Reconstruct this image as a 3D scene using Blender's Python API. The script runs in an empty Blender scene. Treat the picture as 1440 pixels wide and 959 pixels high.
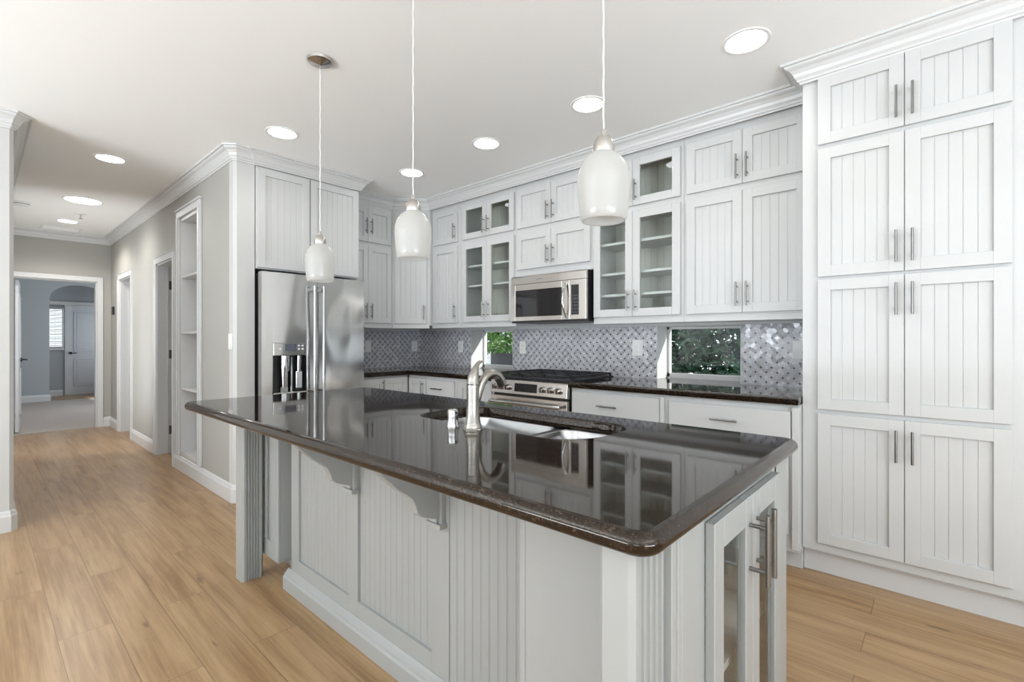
import bpy, bmesh, math, random
from mathutils import Vector, Matrix
from mathutils.geometry import tessellate_polygon
PI = math.pi; R = math.radians
random.seed(7)
sc = bpy.context.scene
COL = sc.collection
H = 2.65                                   # ceiling height
# ------------------------------------------------------------------ camera
cd = bpy.data.cameras.new('camera'); cam = bpy.data.objects.new('camera', cd); COL.objects.link(cam)
cam.location = (0, 0, 1.21); cam.rotation_euler = (R(90), 0, R(41.9))
cd.lens = 36 * 677.5 / 1440; cd.sensor_width = 36; cd.shift_y = -1 / 1440; cd.clip_start = .03
sc.camera = cam
# ------------------------------------------------------------------ view, world, lights
sc.view_settings.view_transform = 'Standard'; sc.view_settings.look = 'None'
sc.view_settings.gamma = 1; sc.view_settings.use_curve_mapping = False
sc.view_settings.exposure = 0.22
sc.cycles.use_denoising = True
sc.cycles.max_bounces = 8; sc.cycles.diffuse_bounces = 5; sc.cycles.glossy_bounces = 5
sc.cycles.transparent_max_bounces = 12; sc.cycles.caustics_reflective = False; sc.cycles.caustics_refractive = False
sc.cycles.sample_clamp_indirect = 6
w = bpy.data.worlds.new('sky'); sc.world = w; w.use_nodes = True
bg = w.node_tree.nodes['Background']; bg.inputs[0].default_value = (.86, .93, 1, 1); bg.inputs[1].default_value = 1.9

def area(name, loc, rot, sx, sy, power, col=(1, 1, 1)):
    l = bpy.data.lights.new(name, 'AREA'); l.shape = 'RECTANGLE'; l.size = sx; l.size_y = sy
    l.energy = power; l.color = col
    o = bpy.data.objects.new(name, l); COL.objects.link(o); o.location = loc; o.rotation_euler = rot
    return o
# daylight from the windows behind the camera, panels turned up to the ceiling
area('daylight_south_a', (-2.6, -3.9, .6), (R(172), 0, 0), 2.4, 1.2, 320, (.84, .925, 1))
area('daylight_south_b', (1.6, -3.9, .6), (R(172), 0, 0), 2.4, 1.2, 90, (.84, .925, 1))
area('daylight_east', (3.3, -.6, .6), (R(168), 0, R(90)), 3.0, 1.2, 250, (.82, .915, 1))
area('hall_fill', (-6.6, .30, 1.1), (R(100), 0, R(62)), 1.4, 1.5, 17, (.93, .97, 1))  # added fill lamp to brighten the hallway, stands for no known window
area('bedroom_fill', (-11.2, 2.75, 1.5), (R(90), 0, R(180)), 1.4, 1.2, 36, (.88, .94, 1))  # added fill for the dim far room, set by an invented side window

sl = bpy.data.lights.new('sun', 'SUN'); sl.energy = 6; sl.angle = R(1); sl.color = (1, .97, .92)
so_ = bpy.data.objects.new('sun', sl); COL.objects.link(so_); so_.rotation_euler = Vector((-.62, -.35, -.42)).to_track_quat('-Z', 'Y').to_euler()
area('alcove_fill', (-13.75, 2.2, 1.4), (R(90), 0, R(180)), .7, 1.4, 5.5, (.85, .92, 1))  # added fill inside the alcove to lift its door and arch, no window here
# ------------------------------------------------------------------ node helpers
class X:
    """a value in a node tree that understands + - * / and friends"""
    def __init__(s, nt, sock): s.nt = nt; s.s = sock
    def op(s, o, *a):
        n = s.nt.nodes.new('ShaderNodeMath'); n.operation = o
        for i, v in enumerate((s,) + a):
            if isinstance(v, X): s.nt.links.new(v.s, n.inputs[i])
            else: n.inputs[i].default_value = v
        return X(s.nt, n.outputs[0])
    def __add__(s, o): return s.op('ADD', o)
    def __sub__(s, o): return s.op('SUBTRACT', o)
    def __mul__(s, o): return s.op('MULTIPLY', o)
    def __truediv__(s, o): return s.op('DIVIDE', o)
    def floor(s): return s.op('FLOOR')
    def round(s): return s.op('ROUND')
    def fract(s): return s.op('FRACT')
    def abs(s): return s.op('ABSOLUTE')
    def lt(s, o): return s.op('LESS_THAN', o)
    def gt(s, o): return s.op('GREATER_THAN', o)

def lk(nt, a, b):
    nt.links.new(a.s if isinstance(a, X) else a, b)
def mixc(nt, f, a, b):
    n = nt.nodes.new('ShaderNodeMix'); n.data_type = 'RGBA'
    for sock, v in ((n.inputs[0], f), (n.inputs[6], a), (n.inputs[7], b)):
        if isinstance(v, (X, bpy.types.NodeSocket)): lk(nt, v, sock)
        elif isinstance(v, (int, float)): sock.default_value = v
        else: sock.default_value = (*v, 1)
    return n.outputs[2]
def noise(nt, vec, scale, detail=3, rough=.5, dim='3D', wv=None):
    n = nt.nodes.new('ShaderNodeTexNoise'); n.noise_dimensions = dim
    n.inputs['Scale'].default_value = scale; n.inputs['Detail'].default_value = detail; n.inputs['Roughness'].default_value = rough
    lk(nt, vec, n.inputs['Vector'])
    if wv is not None: lk(nt, wv, n.inputs['W'])
    return X(nt, n.outputs[0])
def ramp(nt, v, *stops):
    n = nt.nodes.new('ShaderNodeValToRGB'); e = n.color_ramp.elements
    while len(e) < len(stops): e.new(.5)
    for k, (p, c) in enumerate(stops):
        e[k].position = p; e[k].color = (*c, 1) if isinstance(c, tuple) else (c, c, c, 1)
    lk(nt, v, n.inputs[0]); return n.outputs[0]
def mapping(nt, vec, scale=(1, 1, 1), loc=(0, 0, 0)):
    n = nt.nodes.new('ShaderNodeMapping'); n.inputs['Scale'].default_value = scale; n.inputs['Location'].default_value = loc
    lk(nt, vec, n.inputs[0]); return n.outputs[0]
def bump(nt, hgt, strength, dist=.01):
    n = nt.nodes.new('ShaderNodeBump'); n.inputs['Strength'].default_value = strength; n.inputs['Distance'].default_value = dist
    lk(nt, hgt, n.inputs['Height']); return n.outputs[0]
def combine(nt, *v):
    n = nt.nodes.new('ShaderNodeCombineXYZ')
    for i, q in enumerate(v):
        if isinstance(q, X): lk(nt, q, n.inputs[i])
        else: n.inputs[i].default_value = q
    return n.outputs[0]

def base(name, col, rough=.5, metal=0, spec=.5, coat=0, emit=None, es=0):
    m = bpy.data.materials.new(name); m.use_nodes = True; nt = m.node_tree
    b = nt.nodes['Principled BSDF']
    b.inputs['Base Color'].default_value = (*col, 1); b.inputs['Roughness'].default_value = rough
    b.inputs['Metallic'].default_value = metal; b.inputs['Specular IOR Level'].default_value = spec
    b.inputs['Coat Weight'].default_value = coat
    if emit: b.inputs['Emission Color'].default_value = (*emit, 1); b.inputs['Emission Strength'].default_value = es
    tc = nt.nodes.new('ShaderNodeTexCoord')
    geo = nt.nodes.new('ShaderNodeNewGeometry')
    return m, nt, b, tc.outputs['Object'], geo.outputs['Position']

def paint(name, col, rough=.4, var=.02, bs=.02, scale=60):
    m, nt, b, oc, gp = base(name, col, rough)
    n = noise(nt, gp, 3, 2)
    c = mixc(nt, n, tuple(max(0, x - var) for x in col), tuple(min(1, x + var) for x in col))
    lk(nt, c, b.inputs['Base Color'])
    if bs > .03: lk(nt, bump(nt, noise(nt, gp, scale, 3), bs, .004), b.inputs['Normal'])
    return m

def steel(name, col=(.62, .61, .59), rough=.2, dirn=(1, 1, 60), wave=.0, wscale=3.0):
    m, nt, b, oc, gp = base(name, col, rough, 1)
    n = noise(nt, mapping(nt, oc, dirn), 12, 3)
    mr = n * .12 + (rough - .06)
    lk(nt, mr, b.inputs['Roughness'])
    if wave:
        nn = noise(nt, mapping(nt, gp, (1, 1, .45)), wscale, 1)
        lk(nt, bump(nt, nn, 1, wave), b.inputs['Normal'])
    return m

M = {}
M['cab'] = paint('white cabinet paint', (.555, .560, .555), .32, .008, .01)
M['island_paint'] = paint('soft grey white island paint', (.325, .332, .322), .35, .008, .01)
M['trim'] = paint('white trim paint', (.61, .612, .61), .35, .006, .01)
M['ceil'] = paint('ceiling paint', (.92, .925, .92), .8, .008, .04)
M['wall'] = paint('warm grey wall paint', (.375, .366, .338), .7, .01, .05, 120)
M['wallwhite'] = paint('white wall paint', (.56, .56, .55), .6, .01, .04, 120)
M['bedwall'] = paint('slate wall paint', (.36, .385, .40), .7, .01, .05, 120)
M['doorpaint'] = paint('door paint', (.62, .64, .67), .4, .01, .01)
M['inside'] = paint('cabinet interior', (.60, .58, .53), .5, .015, .02)
M['steel'] = steel('brushed steel', (.56, .55, .535), .16, (60, 60, 1), .022, 3.2)
M['steelh'] = steel('brushed steel horizontal', (.64, .60, .56), .22, (1, 60, 60), .0015, 4)
M['sinksteel'] = steel('satin sink steel', (.36, .36, .36), .24, (1, 60, 60))
M['nickel'] = steel('brushed nickel', (.56, .54, .51), .24, (1, 1, 30))
M['faucet'] = steel('satin nickel', (.34, .325, .295), .22, (1, 1, 20))
M['pull'] = steel('pull steel', (.26, .255, .25), .3, (1, 1, 20))
M['chrome'] = steel('chrome', (.52, .52, .52), .10, (1, 1, 10))
M['black'] = base('black plastic', (.012, .012, .013), .35)[0]
M['iron'] = base('cast iron', (.012, .012, .016), .45)[0]
M['darkglass'] = base('dark glass', (.012, .011, .012), .06, 0, .6)[0]
M['display'] = base('display panel', (.02, .02, .03), .1, emit=(.15, .16, .4), es=.12)[0]
M['lcd'] = base('grey lcd', (.10, .11, .14), .15)[0]
M['plastic'] = base('white plastic', (.8, .8, .78), .35)[0]
M['slot'] = base('slot plastic', (.25, .24, .22), .5)[0]
M['lens'] = base('lamp lens', (.9, .9, .88), .4, emit=(.98, .99, 1), es=15)[0]
M['rubber'] = base('dark gasket', (.03, .03, .03), .6)[0]
M['bin'] = base('charcoal plastic', (.06, .06, .08), .6)[0]
M['blind'] = base('white slat', (.35, .35, .36), .5)[0]

def opal():
    m, nt, b, oc, gp = base('opal glass', (.26, .26, .25), .25, emit=(1, .98, .93), es=.22)
    b.inputs['Transmission Weight'].default_value = 0
    return m
M['opal'] = opal()
def glass(name='clear glass', tint=(.96, .98, .97)):
    m = bpy.data.materials.new(name); m.use_nodes = True; nt = m.node_tree; nt.nodes.clear()
    out = nt.nodes.new('ShaderNodeOutputMaterial'); mx = nt.nodes.new('ShaderNodeMixShader')
    t = nt.nodes.new('ShaderNodeBsdfTransparent'); t.inputs[0].default_value = (*tint, 1)
    g = nt.nodes.new('ShaderNodeBsdfGlossy'); g.inputs['Roughness'].default_value = .02
    f = nt.nodes.new('ShaderNodeLayerWeight'); f.inputs[0].default_value = .5
    lk(nt, X(nt, f.outputs['Facing']).op('POWER', 5) * .9 + .018, mx.inputs[0]); lk(nt, t.outputs[0], mx.inputs[1]); lk(nt, g.outputs[0], mx.inputs[2]); lk(nt, mx.outputs[0], out.inputs[0])
    return m
M['glass'] = glass()

def granite():
    m, nt, b, oc, gp = base('dark brown granite', (.03, .02, .015), .045, 0, .42)
    b.inputs['Specular Tint'].default_value = (1, .93, .84, 1)
    v = nt.nodes.new('ShaderNodeTexVoronoi'); v.inputs['Scale'].default_value = 260; lk(nt, gp, v.inputs['Vector'])
    cr = nt.nodes.new('ShaderNodeSeparateColor'); lk(nt, v.outputs['Color'], cr.inputs[0])
    n = noise(nt, gp, 70, 3, .6)
    c1 = ramp(nt, X(nt, cr.outputs[0]) * .55 + n * .6, (.45, (.009, .0055, .0035)), (.66, (.015, .009, .006)), (.80, (.026, .016, .010)), (.95, (.06, .042, .028)))
    lk(nt, c1, b.inputs['Base Color'])
    return m
M['granite'] = granite()

def floor_mat():
    m, nt, b, oc, gp = base('light oak planks', (.55, .36, .2), .3, 0, .45)
    mp = mapping(nt, gp, (1, 1, 1), (2.05, -.222 + .1728 * 40, 0))
    br = nt.nodes.new('ShaderNodeTexBrick'); lk(nt, mp, br.inputs['Vector'])
    br.offset = .5; br.offset_frequency = 2; br.squash = 1
    for k, v in (('Scale', 1), ('Mortar Size', .0012), ('Mortar Smooth', .0), ('Bias', 0), ('Brick Width', 1.205), ('Row Height', .1728)): br.inputs[k].default_value = v
    br.inputs['Color1'].default_value = (0, 0, 0, 1); br.inputs['Color2'].default_value = (1, 1, 1, 1); br.inputs['Mortar'].default_value = (.5, .5, .5, 1)
    sep = nt.nodes.new('ShaderNodeSeparateColor'); lk(nt, br.outputs['Color'], sep.inputs[0]); rnd = X(nt, sep.outputs[0])
    wv = rnd * 37
    warp = mapping(nt, gp, (1.0, 11, 1))
    g1 = noise(nt, warp, 1.6, 5, .55, '4D', wv)
    g2 = noise(nt, mapping(nt, gp, (1.0, 34, 1)), 2.4, 5, .6, '4D', wv)
    g3 = noise(nt, mapping(nt, gp, (1.6, 5, 1)), 3.0, 3, .5, '4D', wv + 5)
    t = g1 * .55 + g2 * .45
    col = ramp(nt, t, (.30, (.15, .075, .030)), (.44, (.27, .155, .068)), (.55, (.37, .235, .115)), (.70, (.45, .305, .165)))
    knot = ramp(nt, g3, (.26, .45), (.33, 1.0))
    c2 = mixc(nt, rnd * .28, col, (.40, .265, .15))
    mm = nt.nodes.new('ShaderNodeMix'); mm.data_type = 'RGBA'; mm.blend_type = 'MULTIPLY'; mm.inputs[0].default_value = .75
    lk(nt, c2, mm.inputs[6]); lk(nt, knot, mm.inputs[7])
    c3 = mixc(nt, br.outputs['Fac'], mm.outputs[2], (.15, .09, .05))
    lk(nt, c3, b.inputs['Base Color'])
    lk(nt, g2 * .12 + .24, b.inputs['Roughness'])
    lk(nt, bump(nt, g2 * .3 - X(nt, br.outputs['Fac']), .25, .002), b.inputs['Normal'])
    return m
M['floor'] = floor_mat()
def carpet_mat():
    m, nt, b, oc, gp = base('beige carpet', (.42, .37, .34), .95, 0, .1)
    n = noise(nt, gp, 220, 2); lk(nt, mixc(nt, n, (.34, .30, .275), (.50, .45, .42)), b.inputs['Base Color'])
    lk(nt, bump(nt, n, .6, .01), b.inputs['Normal']); return m
M['carpet'] = carpet_mat()

def mosaic(axis):
    """woven marble and shell mosaic: dark dots, leaf shaped tiles, small square centres"""
    m, nt, b, oc, gp = base('woven stone mosaic ' + axis, (.5, .5, .52), .16, 0, .6)
    s = nt.nodes.new('ShaderNodeSeparateXYZ'); lk(nt, gp, s.inputs[0])
    h = X(nt, s.outputs[axis]); z = X(nt, s.outputs['Z'])
    a = (h + z) / .0645; c = (h - z) / .0645
    def leaf(t, u):                        # along t, across u
        ft = t.fract(); du = (u - u.round()).abs()
        q = ft * 2 - 1; wd = (q * q * -.20) + .26
        return du, wd
    dA, wA = leaf(a, c); dC, wC = leaf(c, a)
    inA = dA.lt(wA); inC = dC.lt(wC)
    da = (a - a.round()).abs(); dc = (c - c.round()).abs()
    dot = da.op('MAXIMUM', dc).lt(.125)
    leafA = inA * (dA.lt(da)); leafC = inC * (da.lt(dA))
    gA = (dA - wA).abs().lt(.028); gC = (dC - wC).abs().lt(.028)
    anyleaf = leafA.op('MAXIMUM', leafC)
    idx = a.floor() + 0.0; idy = c.floor() + 0.0
    ia = leafA * (c.round() - c.floor() + 3) + leafC * (a.round() - a.floor() + 7)
    wn = nt.nodes.new('ShaderNodeTexWhiteNoise'); wn.noise_dimensions = '3D'
    lk(nt, combine(nt, a.floor() * leafA + a.round() * leafC + (a.floor() * (anyleaf * -1 + 1)), c.round() * leafA + c.floor() * leafC + (c.floor() * (anyleaf * -1 + 1)), leafA * 3 + leafC * 7), wn.inputs['Vector'])
    rv = X(nt, wn.outputs['Value'])
    veins = noise(nt, gp, 60, 3)
    tile = ramp(nt, rv * .6 + veins * .4, (.15, (.36, .36, .385)), (.5, (.46, .46, .49)), (.85, (.62, .62, .645)))
    cen = mixc(nt, anyleaf, (.70, .70, .72), tile)
    g = (gA.op('MAXIMUM', gC)) * (dot * -1 + 1)
    c1 = mixc(nt, g * .8, mixc(nt, .5, cen, tile), (.36, .36, .38))
    c2 = mixc(nt, dot, c1, (.035, .035, .04))
    lk(nt, c2, b.inputs['Base Color'])
    # each little tile sits at its own slight tilt, so some catch the light
    vm = nt.nodes.new('ShaderNodeVectorMath'); vm.operation = 'SUBTRACT'; lk(nt, wn.outputs['Color'], vm.inputs[0]); vm.inputs[1].default_value = (.5, .5, .5)
    vs = nt.nodes.new('ShaderNodeVectorMath'); vs.operation = 'SCALE'; lk(nt, vm.outputs[0], vs.inputs[0]); vs.inputs['Scale'].default_value = .13
    geo = nt.nodes.new('ShaderNodeNewGeometry')
    va = nt.nodes.new('ShaderNodeVectorMath'); va.operation = 'ADD'; lk(nt, geo.outputs['Normal'], va.inputs[0]); lk(nt, vs.outputs[0], va.inputs[1])
    vn = nt.nodes.new('ShaderNodeVectorMath'); vn.operation = 'NORMALIZE'; lk(nt, va.outputs[0], vn.inputs[0])
    lk(nt, vn.outputs[0], b.inputs['Normal'])
    return m
M['mosx'] = mosaic('X'); M['mosy'] = mosaic('Y')

def leafmat(name, c1, c2):
    m, nt, b, oc, gp = base(name, c1, .4, 0, .4)
    n = noise(nt, gp, 9, 2); lk(nt, ramp(nt, n, (.35, c1), (.65, c2)), b.inputs['Base Color']); return m
M['leaf'] = leafmat('dark hedge leaf', (.010, .040, .030), (.045, .12, .065))
M['leaf2'] = leafmat('bright shrub leaf', (.05, .16, .03), (.20, .36, .09))
def siding():
    m, nt, b, oc, gp = base('pale lap siding', (.75, .77, .82), .6)
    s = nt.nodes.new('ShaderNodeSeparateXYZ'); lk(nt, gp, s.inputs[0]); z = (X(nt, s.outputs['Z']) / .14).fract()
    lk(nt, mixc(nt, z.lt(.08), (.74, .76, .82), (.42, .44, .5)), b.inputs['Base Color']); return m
M['siding'] = siding()
M['paving'] = paint('pale paving', (.6, .58, .55), .9, .05, .2)

# ------------------------------------------------------------------ mesh helpers
class B:
    def __init__(s): s.v = []; s.f = []
    def add(s, vs, fs):
        n = len(s.v); s.v += [tuple(v) for v in vs]; s.f += [tuple(i + n for i in f) for f in fs]; return s
    def box(s, x0, x1, y0, y1, z0, z1):
        if x0 > x1: x0, x1 = x1, x0
        if y0 > y1: y0, y1 = y1, y0
        if z0 > z1: z0, z1 = z1, z0
        return s.add([(x0,y0,z0),(x1,y0,z0),(x1,y1,z0),(x0,y1,z0),(x0,y0,z1),(x1,y0,z1),(x1,y1,z1),(x0,y1,z1)],
                     [(0,3,2,1),(4,5,6,7),(0,1,5,4),(1,2,6,5),(2,3,7,6),(3,0,4,7)])
    def prism(s, pts, a0, a1, axis='z'):
        """extrude 2-D pts along axis; pts are (x,y) for z, (y,z) for x, (x,z) for y"""
        n = len(pts)
        def P(p, a): return (p[0], p[1], a) if axis == 'z' else ((a, p[0], p[1]) if axis == 'x' else (p[0], a, p[1]))
        vs = [P(p, a0) for p in pts] + [P(p, a1) for p in pts]
        fs = [tuple(range(n))[::-1], tuple(range(n, 2 * n))] + [(i, (i + 1) % n, n + (i + 1) % n, n + i) for i in range(n)]
        return s.add(vs, fs)
    def lathe(s, prof, c=(0, 0, 0), n=32, caps=True):
        """prof: (r, z) from bottom to top, around a vertical axis through c"""
        vs = []; fs = []
        for r, z in prof:
            for k in range(n): a = 2 * PI * k / n; vs.append((c[0] + r * math.cos(a), c[1] + r * math.sin(a), c[2] + z))
        for j in range(len(prof) - 1):
            for k in range(n): fs.append((j*n + k, j*n + (k+1) % n, (j+1)*n + (k+1) % n, (j+1)*n + k))
        if caps: fs.append(tuple(range(n))[::-1]); fs.append(tuple((len(prof)-1)*n + k for k in range(n)))
        return s.add(vs, fs)
    def tube(s, pts, rad, n=12):
        pts = [Vector(p) for p in pts]; rs = rad if isinstance(rad, (list, tuple)) else [rad] * len(pts)
        vs = []; fs = []; prev = None
        for i, p in enumerate(pts):
            t = (pts[min(i+1, len(pts)-1)] - pts[max(i-1, 0)]).normalized()
            if prev is None:
                u = t.cross(Vector((0, 0, 1)));
                if u.length < .01: u = t.cross(Vector((1, 0, 0)))
            else: u = prev - t * prev.dot(t)
            u.normalize(); prev = u; v = t.cross(u)
            for k in range(n): a = 2*PI*k/n; vs.append(p + (u*math.cos(a) + v*math.sin(a)) * rs[i])
        for j in range(len(pts)-1):
            for k in range(n): fs.append((j*n+k, j*n+(k+1) % n, (j+1)*n+(k+1) % n, (j+1)*n+k))
        fs.append(tuple(range(n))[::-1]); fs.append(tuple((len(pts)-1)*n+k for k in range(n)))
        return s.add(vs, fs)
    def build(s, name, mat, parent=None, bevel=0, smooth=False, off=(0, 0, 0), segs=1):
        me = bpy.data.meshes.new(name)
        me.from_pydata([(v[0]-off[0], v[1]-off[1], v[2]-off[2]) for v in s.v], [], s.f)
        bm = bmesh.new(); bm.from_mesh(me); bmesh.ops.recalc_face_normals(bm, faces=bm.faces); bm.to_mesh(me); bm.free()
        me.materials.append(M[mat] if isinstance(mat, str) else mat)
        o = bpy.data.objects.new(name, me); COL.objects.link(o)
        if smooth:
            for p in me.polygons: p.use_smooth = True
            try:
                me.set_sharp_from_angle(angle=R(40))
            except Exception: pass
        if bevel:
            md = o.modifiers.new('soft_edges', 'BEVEL'); md.width = bevel; md.segments = segs; md.limit_method = 'ANGLE'; md.angle_limit = R(50)
            md.harden_normals = False
        if parent: o.parent = parent
        return o

def tag(o, label, cat=None, group=None, kind=None):
    if label: o['label'] = label
    if cat: o['category'] = cat
    if group: o['group'] = group
    if kind: o['kind'] = kind
    return o
def thing(name, label, cat, loc=(0, 0, 0), rz=0, group=None):
    o = bpy.data.objects.new(name, None); COL.objects.link(o); o.empty_display_size = .1
    o.location = loc; o.rotation_euler = (0, 0, rz)
    return tag(o, label, cat, group)
def struct(name, b, mat, label=None, parent=None, bevel=0, smooth=False):
    o = b.build(name, mat, parent, bevel, smooth)
    if parent is None: o['kind'] = 'structure'
    if label: o['label'] = label
    return o
def copy_tree(o, parent=None):
    c = o.copy(); COL.objects.link(c); c.parent = parent
    for ch in list(o.children): copy_tree(ch, c)
    return c

# ------------------------------------------------------------------ the room
YH, YB, XW, XF, XE = 1.285, 3.48, -4.565, -3.93, -8.78     # hall wall, range wall, fridge wall, fridge cabinets, hall end
struct('floor', B().box(XE, 4, -4.5, 3.66, -.06, 0), 'floor', 'light oak plank floor')
struct('ceiling', B().box(-14.6, 4.2, -4.7, 3.8, H, H+.1), 'ceil', 'flat off-white ceiling')
# range wall with its two low windows
b = B()
W1, W2, ZS, ZT = (-3.69, -3.10), (-1.63, -1.025), .925, 1.318
yo = YB + .22
for x0, x1 in ((-9.0, W1[0]), (W1[1], W2[0]), (W2[1], .30)): b.box(x0, x1, YB, yo, 0, H)
for x0, x1 in (W1, W2): b.box(x0, x1, YB, yo, 0, .873); b.box(x0, x1, YB, yo, ZT, H)
struct('wall_north', b, 'wallwhite', 'white wall behind the range and cabinets')
struct('wall_fridge_side', B().box(XW-.12, XW, YH+.14, YB, 0, H), 'wallwhite', 'white wall behind the refrigerator')
# hall wall with two doors and the shelf niche
b = B(); HT = 2.01
DA, DB, NI = (-6.20, -5.56), (-8.13, -7.44), (-5.33, -4.74)
for x0, x1 in ((XE, DB[0]), (DB[1], DA[0]), (DA[1], NI[0]), (NI[1], XF-.10)): b.box(x0, x1, YH, YH+.14, 0, H)
for x0, x1 in (DA, DB): b.box(x0, x1, YH, YH+.14, HT, H)
b.box(NI[0], NI[1], YH, YH+.14, 2.35, H); b.box(NI[0], NI[1], YH, YH+.14, 0, .14)
struct('wall_hall_north', b, 'wall', 'warm grey hallway wall with doors and shelf niche')
c = .02
struct('wall_end_north', B().prism([(XF-.10, YH), (XF-c, YH), (XF, YH+c), (XF, YH+.145), (XF-.10, YH+.145)], 0, H), 'wallwhite', 'white wall end beside the refrigerator')
# left wall end in the foreground
XL, YL = -4.41, .165
struct('wall_left', B().prism([(XL-.12, -4.5), (XL, -4.5), (XL, YL-c), (XL-c, YL), (-5.6, YL), (-5.6, YL-.12), (XL-.12, YL-.12)], 0, H).box(XE, -8.2, YL-.12, YL, 0, H).box(-8.2, -5.6, YL-.12, YL, 0, .4).box(-8.2, -5.6, YL-.12, YL, 2.1, H), 'wallwhite', 'white wall corner at the left of the hallway')  # the gap along the hallway is invented to bring in extra light
# hallway end wall
b = B(); OY = (.30, 1.135)
b.box(XE-.12, XE, YL-.12, OY[0], 0, H); b.box(XE-.12, XE, OY[1], 3.7, 0, H); b.box(XE-.12, XE, OY[0], OY[1], 2.02, H)
struct('wall_hall_end', b, 'wall', 'warm grey wall at the end of the hallway')
# shell behind the camera with its big windows
b = B()
for x0, x1 in ((XL-.12, -3.8), (-1.4, .4), (2.8, 4.1)): b.box(x0, x1, -4.6, -4.5, 0, H)
for x0, x1 in ((-3.8, -1.4), (.4, 2.8)): b.box(x0, x1, -4.6, -4.5, 0, .2); b.box(x0, x1, -4.6, -4.5, 2.3, H)
struct('wall_south', b, 'wallwhite', 'white wall behind the viewer with two large windows')
b = B(); b.box(4, 4.1, -4.5, -1.3, 0, H); b.box(4, 4.1, 1.7, 3.1, 0, H); b.box(4, 4.1, -1.3, 1.7, 0, .2); b.box(4, 4.1, -1.3, 1.7, 2.3, H)
struct('wall_east', b, 'wallwhite', 'white wall at the right with a large window')
struct('wall_north_east', B().box(.30, 4.1, 2.93, 3.1, 0, H), 'wallwhite', 'white wall to the right of the pantry')
# mullions of the windows behind the camera
def mull(name, pts):
    q = B()
    for p in pts: q.box(*p)
    struct(name, q, 'trim')
for i, (x0, x1) in enumerate(((-3.8, -1.4), (.4, 2.8))):
    mull('window_%d' % (3+i), [(x0, x1, -4.58, -4.52, .2, .26), (x0, x1, -4.58, -4.52, 2.24, 2.3), (x0, x0+.06, -4.58, -4.52, .26, 2.24), (x1-.06, x1, -4.58, -4.52, .26, 2.24), ((x0+x1)/2-.03, (x0+x1)/2+.03, -4.44, -4.40, .2, 2.3)])
mull('window_5', [(4.02, 4.08, -1.3, 1.7, .2, .26), (4.02, 4.08, -1.3, 1.7, 2.24, 2.3), (4.02, 4.08, -1.3, -1.24, .26, 2.24), (4.02, 4.08, 1.64, 1.7, .26, 2.24), (3.88, 3.92, .17, .23, .2, 2.3)])

# crown moulding ----------------------------------------------------
CP = [(0, -.100), (.009, -.100), (.011, -.090), (.018, -.088), (.020, -.078), (.030, -.066), (.036, -.050), (.048, -.034), (.062, -.026), (.068, -.020), (.070, -.013), (.083, -.012), (.085, 0), (0, 0)]
BP = [(0, 0), (.017, 0), (.017, .098), (.012, .108), (.010, .120), (.005, .130), (0, .132)]
def sweep(name, path, prof, z, mat='trim', label=None, side=1):
    """prof offset to the right (side=1) of the direction of travel, mitred at corners"""
    P = [Vector(p) for p in path]; vs = []; fs = []; n = len(prof)
    for i, p in enumerate(P):
        d0 = (P[i] - P[i-1]).normalized() if i else None
        d1 = (P[i+1] - P[i]).normalized() if i < len(P)-1 else None
        if d0 is None: d0 = d1
        if d1 is None: d1 = d0
        n0 = Vector((d0.y, -d0.x)) * side; n1 = Vector((d1.y, -d1.x)) * side
        m = (n0 + n1); m = m / max(.2, m.dot(n0)) if m.length > .01 else n0
        for o, zz in prof: vs.append((p.x + m.x*o, p.y + m.y*o, z + zz))
    for i in range(len(P)-1):
        for k in range(n): fs.append((i*n+k, i*n+(k+1) % n, (i+1)*n+(k+1) % n, (i+1)*n+k))
    fs.append(tuple(range(n))[::-1]); fs.append(tuple((len(P)-1)*n+k for k in range(n)))
    return struct(name, B().add(vs, fs), mat, label)
sweep('trim_1', [(XE, YH), (XF-c, YH), (XF, YH+c), (XF, 1.437), (XF+.012, 1.437), (XF+.012, 2.31), (-4.23, 2.31), (-4.23, 2.865), (-3.955, 3.14), (-.556, 3.14), (-.556, 2.90), (.30, 2.90), (4, 2.90)], CP, H, label='white crown moulding over hallway wall and cabinets')
sweep('trim_2', [(XL, -4.5), (XL, YL-c), (XL-c, YL), (XE, YL), (XE, YH)], CP, H, label='white crown moulding round the left wall corner and hallway end')
sweep('trim_3', [(4, 2.93), (4, -4.5), (XL, -4.5)], CP, H, label='white crown moulding behind the viewer')
# baseboards
sweep('baseboard_left', [(XL, -4.5), (XL, YL-c), (XL-c, YL), (XE, YL), (XE, OY[0]-.065)], BP, 0, label='white baseboard round the left wall corner')
sweep('baseboard_hall_end', [(XE, OY[1]+.065), (XE, YH), (DB[0]-.07, YH)], BP, 0)
sweep('baseboard_hall', [(DB[1]+.07, YH), (DA[0]-.07, YH)], BP, 0)
sweep('baseboard_hall_near', [(DA[1]+.07, YH), (XF-c, YH), (XF, YH+c), (XF, 1.437)], BP, 0, label='tall white baseboard under the niche and light switch')
sweep('baseboard_south', [(4, 2.93), (4, -4.5), (XL, -4.5)], BP, 0)

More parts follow.
